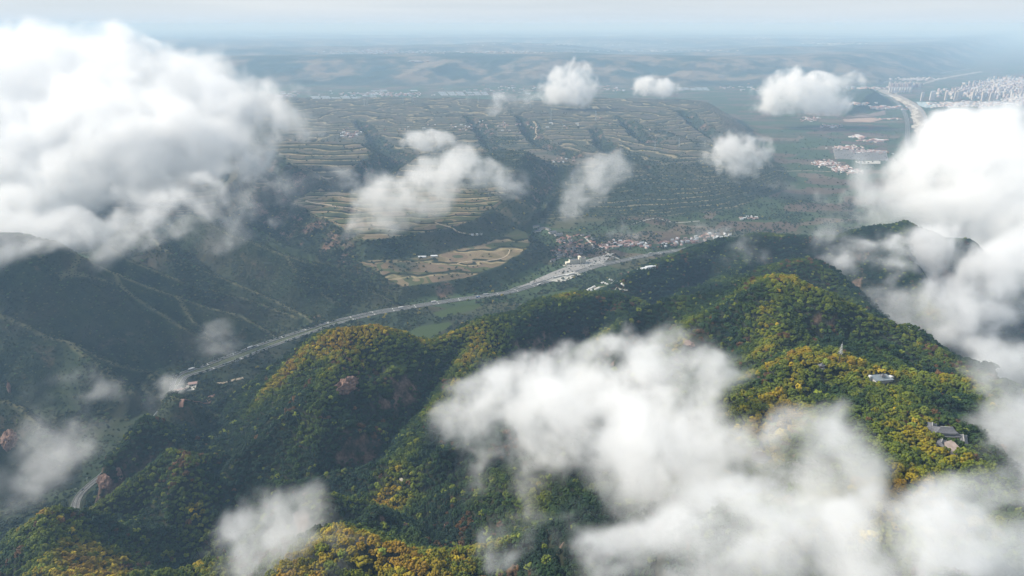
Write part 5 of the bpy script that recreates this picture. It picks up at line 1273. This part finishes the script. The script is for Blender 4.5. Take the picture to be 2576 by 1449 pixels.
# the city
CITYM = [mat('tower_cream', (.50, .45, .40), .8), mat('tower_pink', (.46, .37, .35), .8), mat('tower_white', (.55, .53, .52), .8)]
WB = mat('tower_window_band', (.12, .14, .17), .3, .5)
TK = []
for k, m_ in enumerate(CITYM):
    w, l, h = ((26, 15, 96), (34, 15, 84), (24, 18, 100))[k]
    b = MB().box(-w/2, w/2, -l/2, l/2, -3, h).box(-w/6, w/6, -l/2 - 2, l/2 + 2, -3, h * .985).box(-w/6, w/6, -l/4, l/4, h + .1, h + 6)
    c = MB()
    for z in range(3, int(h) - 3, 6):
        for x0, x1 in ((-w/2 + 1, -w/6 - .8), (w/6 + .8, w/2 - 1)): c.box(x0, x1, -l/2 - .25, -l/2 + .2, z, z + 2.6); c.box(x0, x1, l/2 - .2, l/2 + .25, z, z + 2.6)
    TK.append((b.mesh('tower_block', m_), c.mesh('window_bands', WB)))
def tower(px, py, k, hs, where):
    p = on(px, py); t = thing('apartment_tower', f'{("cream", "pink", "white")[k]} high rise apartment tower {where}', 'tower block', (p[0], p[1], 1.5), rnd.choice((.0, .12, -.1)) + .1, f'{("cream", "pink", "white")[k]} towers {where}')
    child(t, 'tower_block', TK[k][0], sc=(1, 1, hs)); child(t, 'window_bands', TK[k][1], sc=(1, 1, hs))['kind'] = 'stuff'
TW = []
for px, py in ((2318,254),(2341,252),(2347,251),(2378,252),(2402,252),(2408,251),(2414,250),(2416,249),(2446,251),(2470,254),(2474,253),(2490,255),(2494,254)): TW.append((px, py, 2 if px % 2 else 0, .95, 'in the front row behind the lagoon'))
for i in range(13): TW.append((2237 + i * 4.3, 222 + (i % 3) * 1.2, 1 if i % 3 else 0, .85, 'in the cluster left of the river bend'))
for i in range(16): TW.append((2296 + i * 3.4 - 58, 224 + (i % 2) - 0, (i % 3), .75, 'in the rear cluster beyond the river')) if False else TW.append((2262 + i * 3.6, 220 + (i % 3) * .8, i % 2, .7, 'in the cluster left of the river bend'))
for i in range(9): TW.append((2238 + i * 6.5, 233 - (i % 2), 2, .6, 'in the short row in front of the left cluster'))
R_ = random.Random(9)
for row, (y, x0, n, hs) in enumerate(((247, 2530, 8, .9), (244, 2440, 24, .9), (240, 2425, 26, .9), (236, 2408, 30, .95), (231, 2400, 28, .9), (226, 2400, 26, .85), (221, 2420, 20, .8), (215, 2435, 18, .8), (209, 2450, 16, .75), (203, 2480, 14, .75), (198, 2500, 10, .7))):
    for i in range(n):
        x = x0 + (2600 - x0) * (i + R_.uniform(.1, .9)) / n; TW.append((x, y + R_.uniform(-1.5, 1.5), R_.choice((0, 1, 1, 2)), hs * R_.uniform(.32, .66), 'in the dense middle of the city' if row < 7 else 'in the hazy far part of the city'))
for a in TW[:296]: tower(*a)
settlement('city_blocks', 'low city buildings packed between the apartment towers', [(2480,232,90,14,700,30,20),(2540,215,60,14,500,34,22),(2420,262,80,5,160,30,9),(2500,262,70,5,130,34,10),(2400,268,60,4,60,30,8),(2560,250,30,8,120,30,14),(2300,200,60,4,70,30,8)], [CITYM[0], CITYM[1], ROOFP, ROOFL, WHITE], 6)
# a row of poplars and field trees stays in the woods
print('objects', round(time.time() - T0, 1))

# ------------------------------------------------------------------ trees last: they keep clear of what is built
for px, py, r in ((2372,1098,13),(2420,1116,9),(2396,1132,9),(2366,1122,6),(2342,1082,8),(1908,1160,10),(1862,1146,5),(2218,958,17),(2108,921,3),(2066,926,4),(872,975,15),(1735,866,12),(262,1215,9)):
    p = hit(px, py); CLEAR.append((p[0], p[1] - (3 if r > 8 else 1), r))
for px, py, rx, ry in ((1450,605,80,110),(1425,640,60,60),(1570,622,75,70),(1730,605,110,80),(1820,595,45,50),(1452,662,55,40),(470,975,28,24),(1370,582,75,60)):
    p = hit(px, py); CLEAR2.append((p[0], p[1], rx, ry))
build_forest()
build_scrub()
def ordinal(n):
    a = ['', 'first', 'second', 'third', 'fourth', 'fifth', 'sixth', 'seventh', 'eighth', 'ninth', 'tenth', 'eleventh', 'twelfth', 'thirteenth', 'fourteenth', 'fifteenth', 'sixteenth', 'seventeenth', 'eighteenth', 'nineteenth']
    t = ['', '', 'twenty', 'thirty', 'forty', 'fifty', 'sixty', 'seventy', 'eighty', 'ninety']; tt = ['', '', 'twentieth', 'thirtieth', 'fortieth', 'fiftieth', 'sixtieth', 'seventieth', 'eightieth', 'ninetieth']
    if n < 20: return a[n]
    if n >= 100: return 'hundred and ' + ordinal(n - 100) if n > 100 else 'hundredth'
    return tt[n // 10] if n % 10 == 0 else t[n // 10] + '-' + a[n % 10]
byl = {}
for o in COL.objects:
    if o.parent is None and o.get('label') and o.get('category'): byl.setdefault(o['label'], []).append(o)
for lb, os_ in byl.items():
    if len(os_) > 1:
        os_.sort(key=lambda o: proj(o.location.x, o.location.y, o.location.z)[0])
        for k, o in enumerate(os_): o['label'] = f'{ordinal(k + 1)}-from-left {lb}'
print('done', round(time.time() - T0, 1))
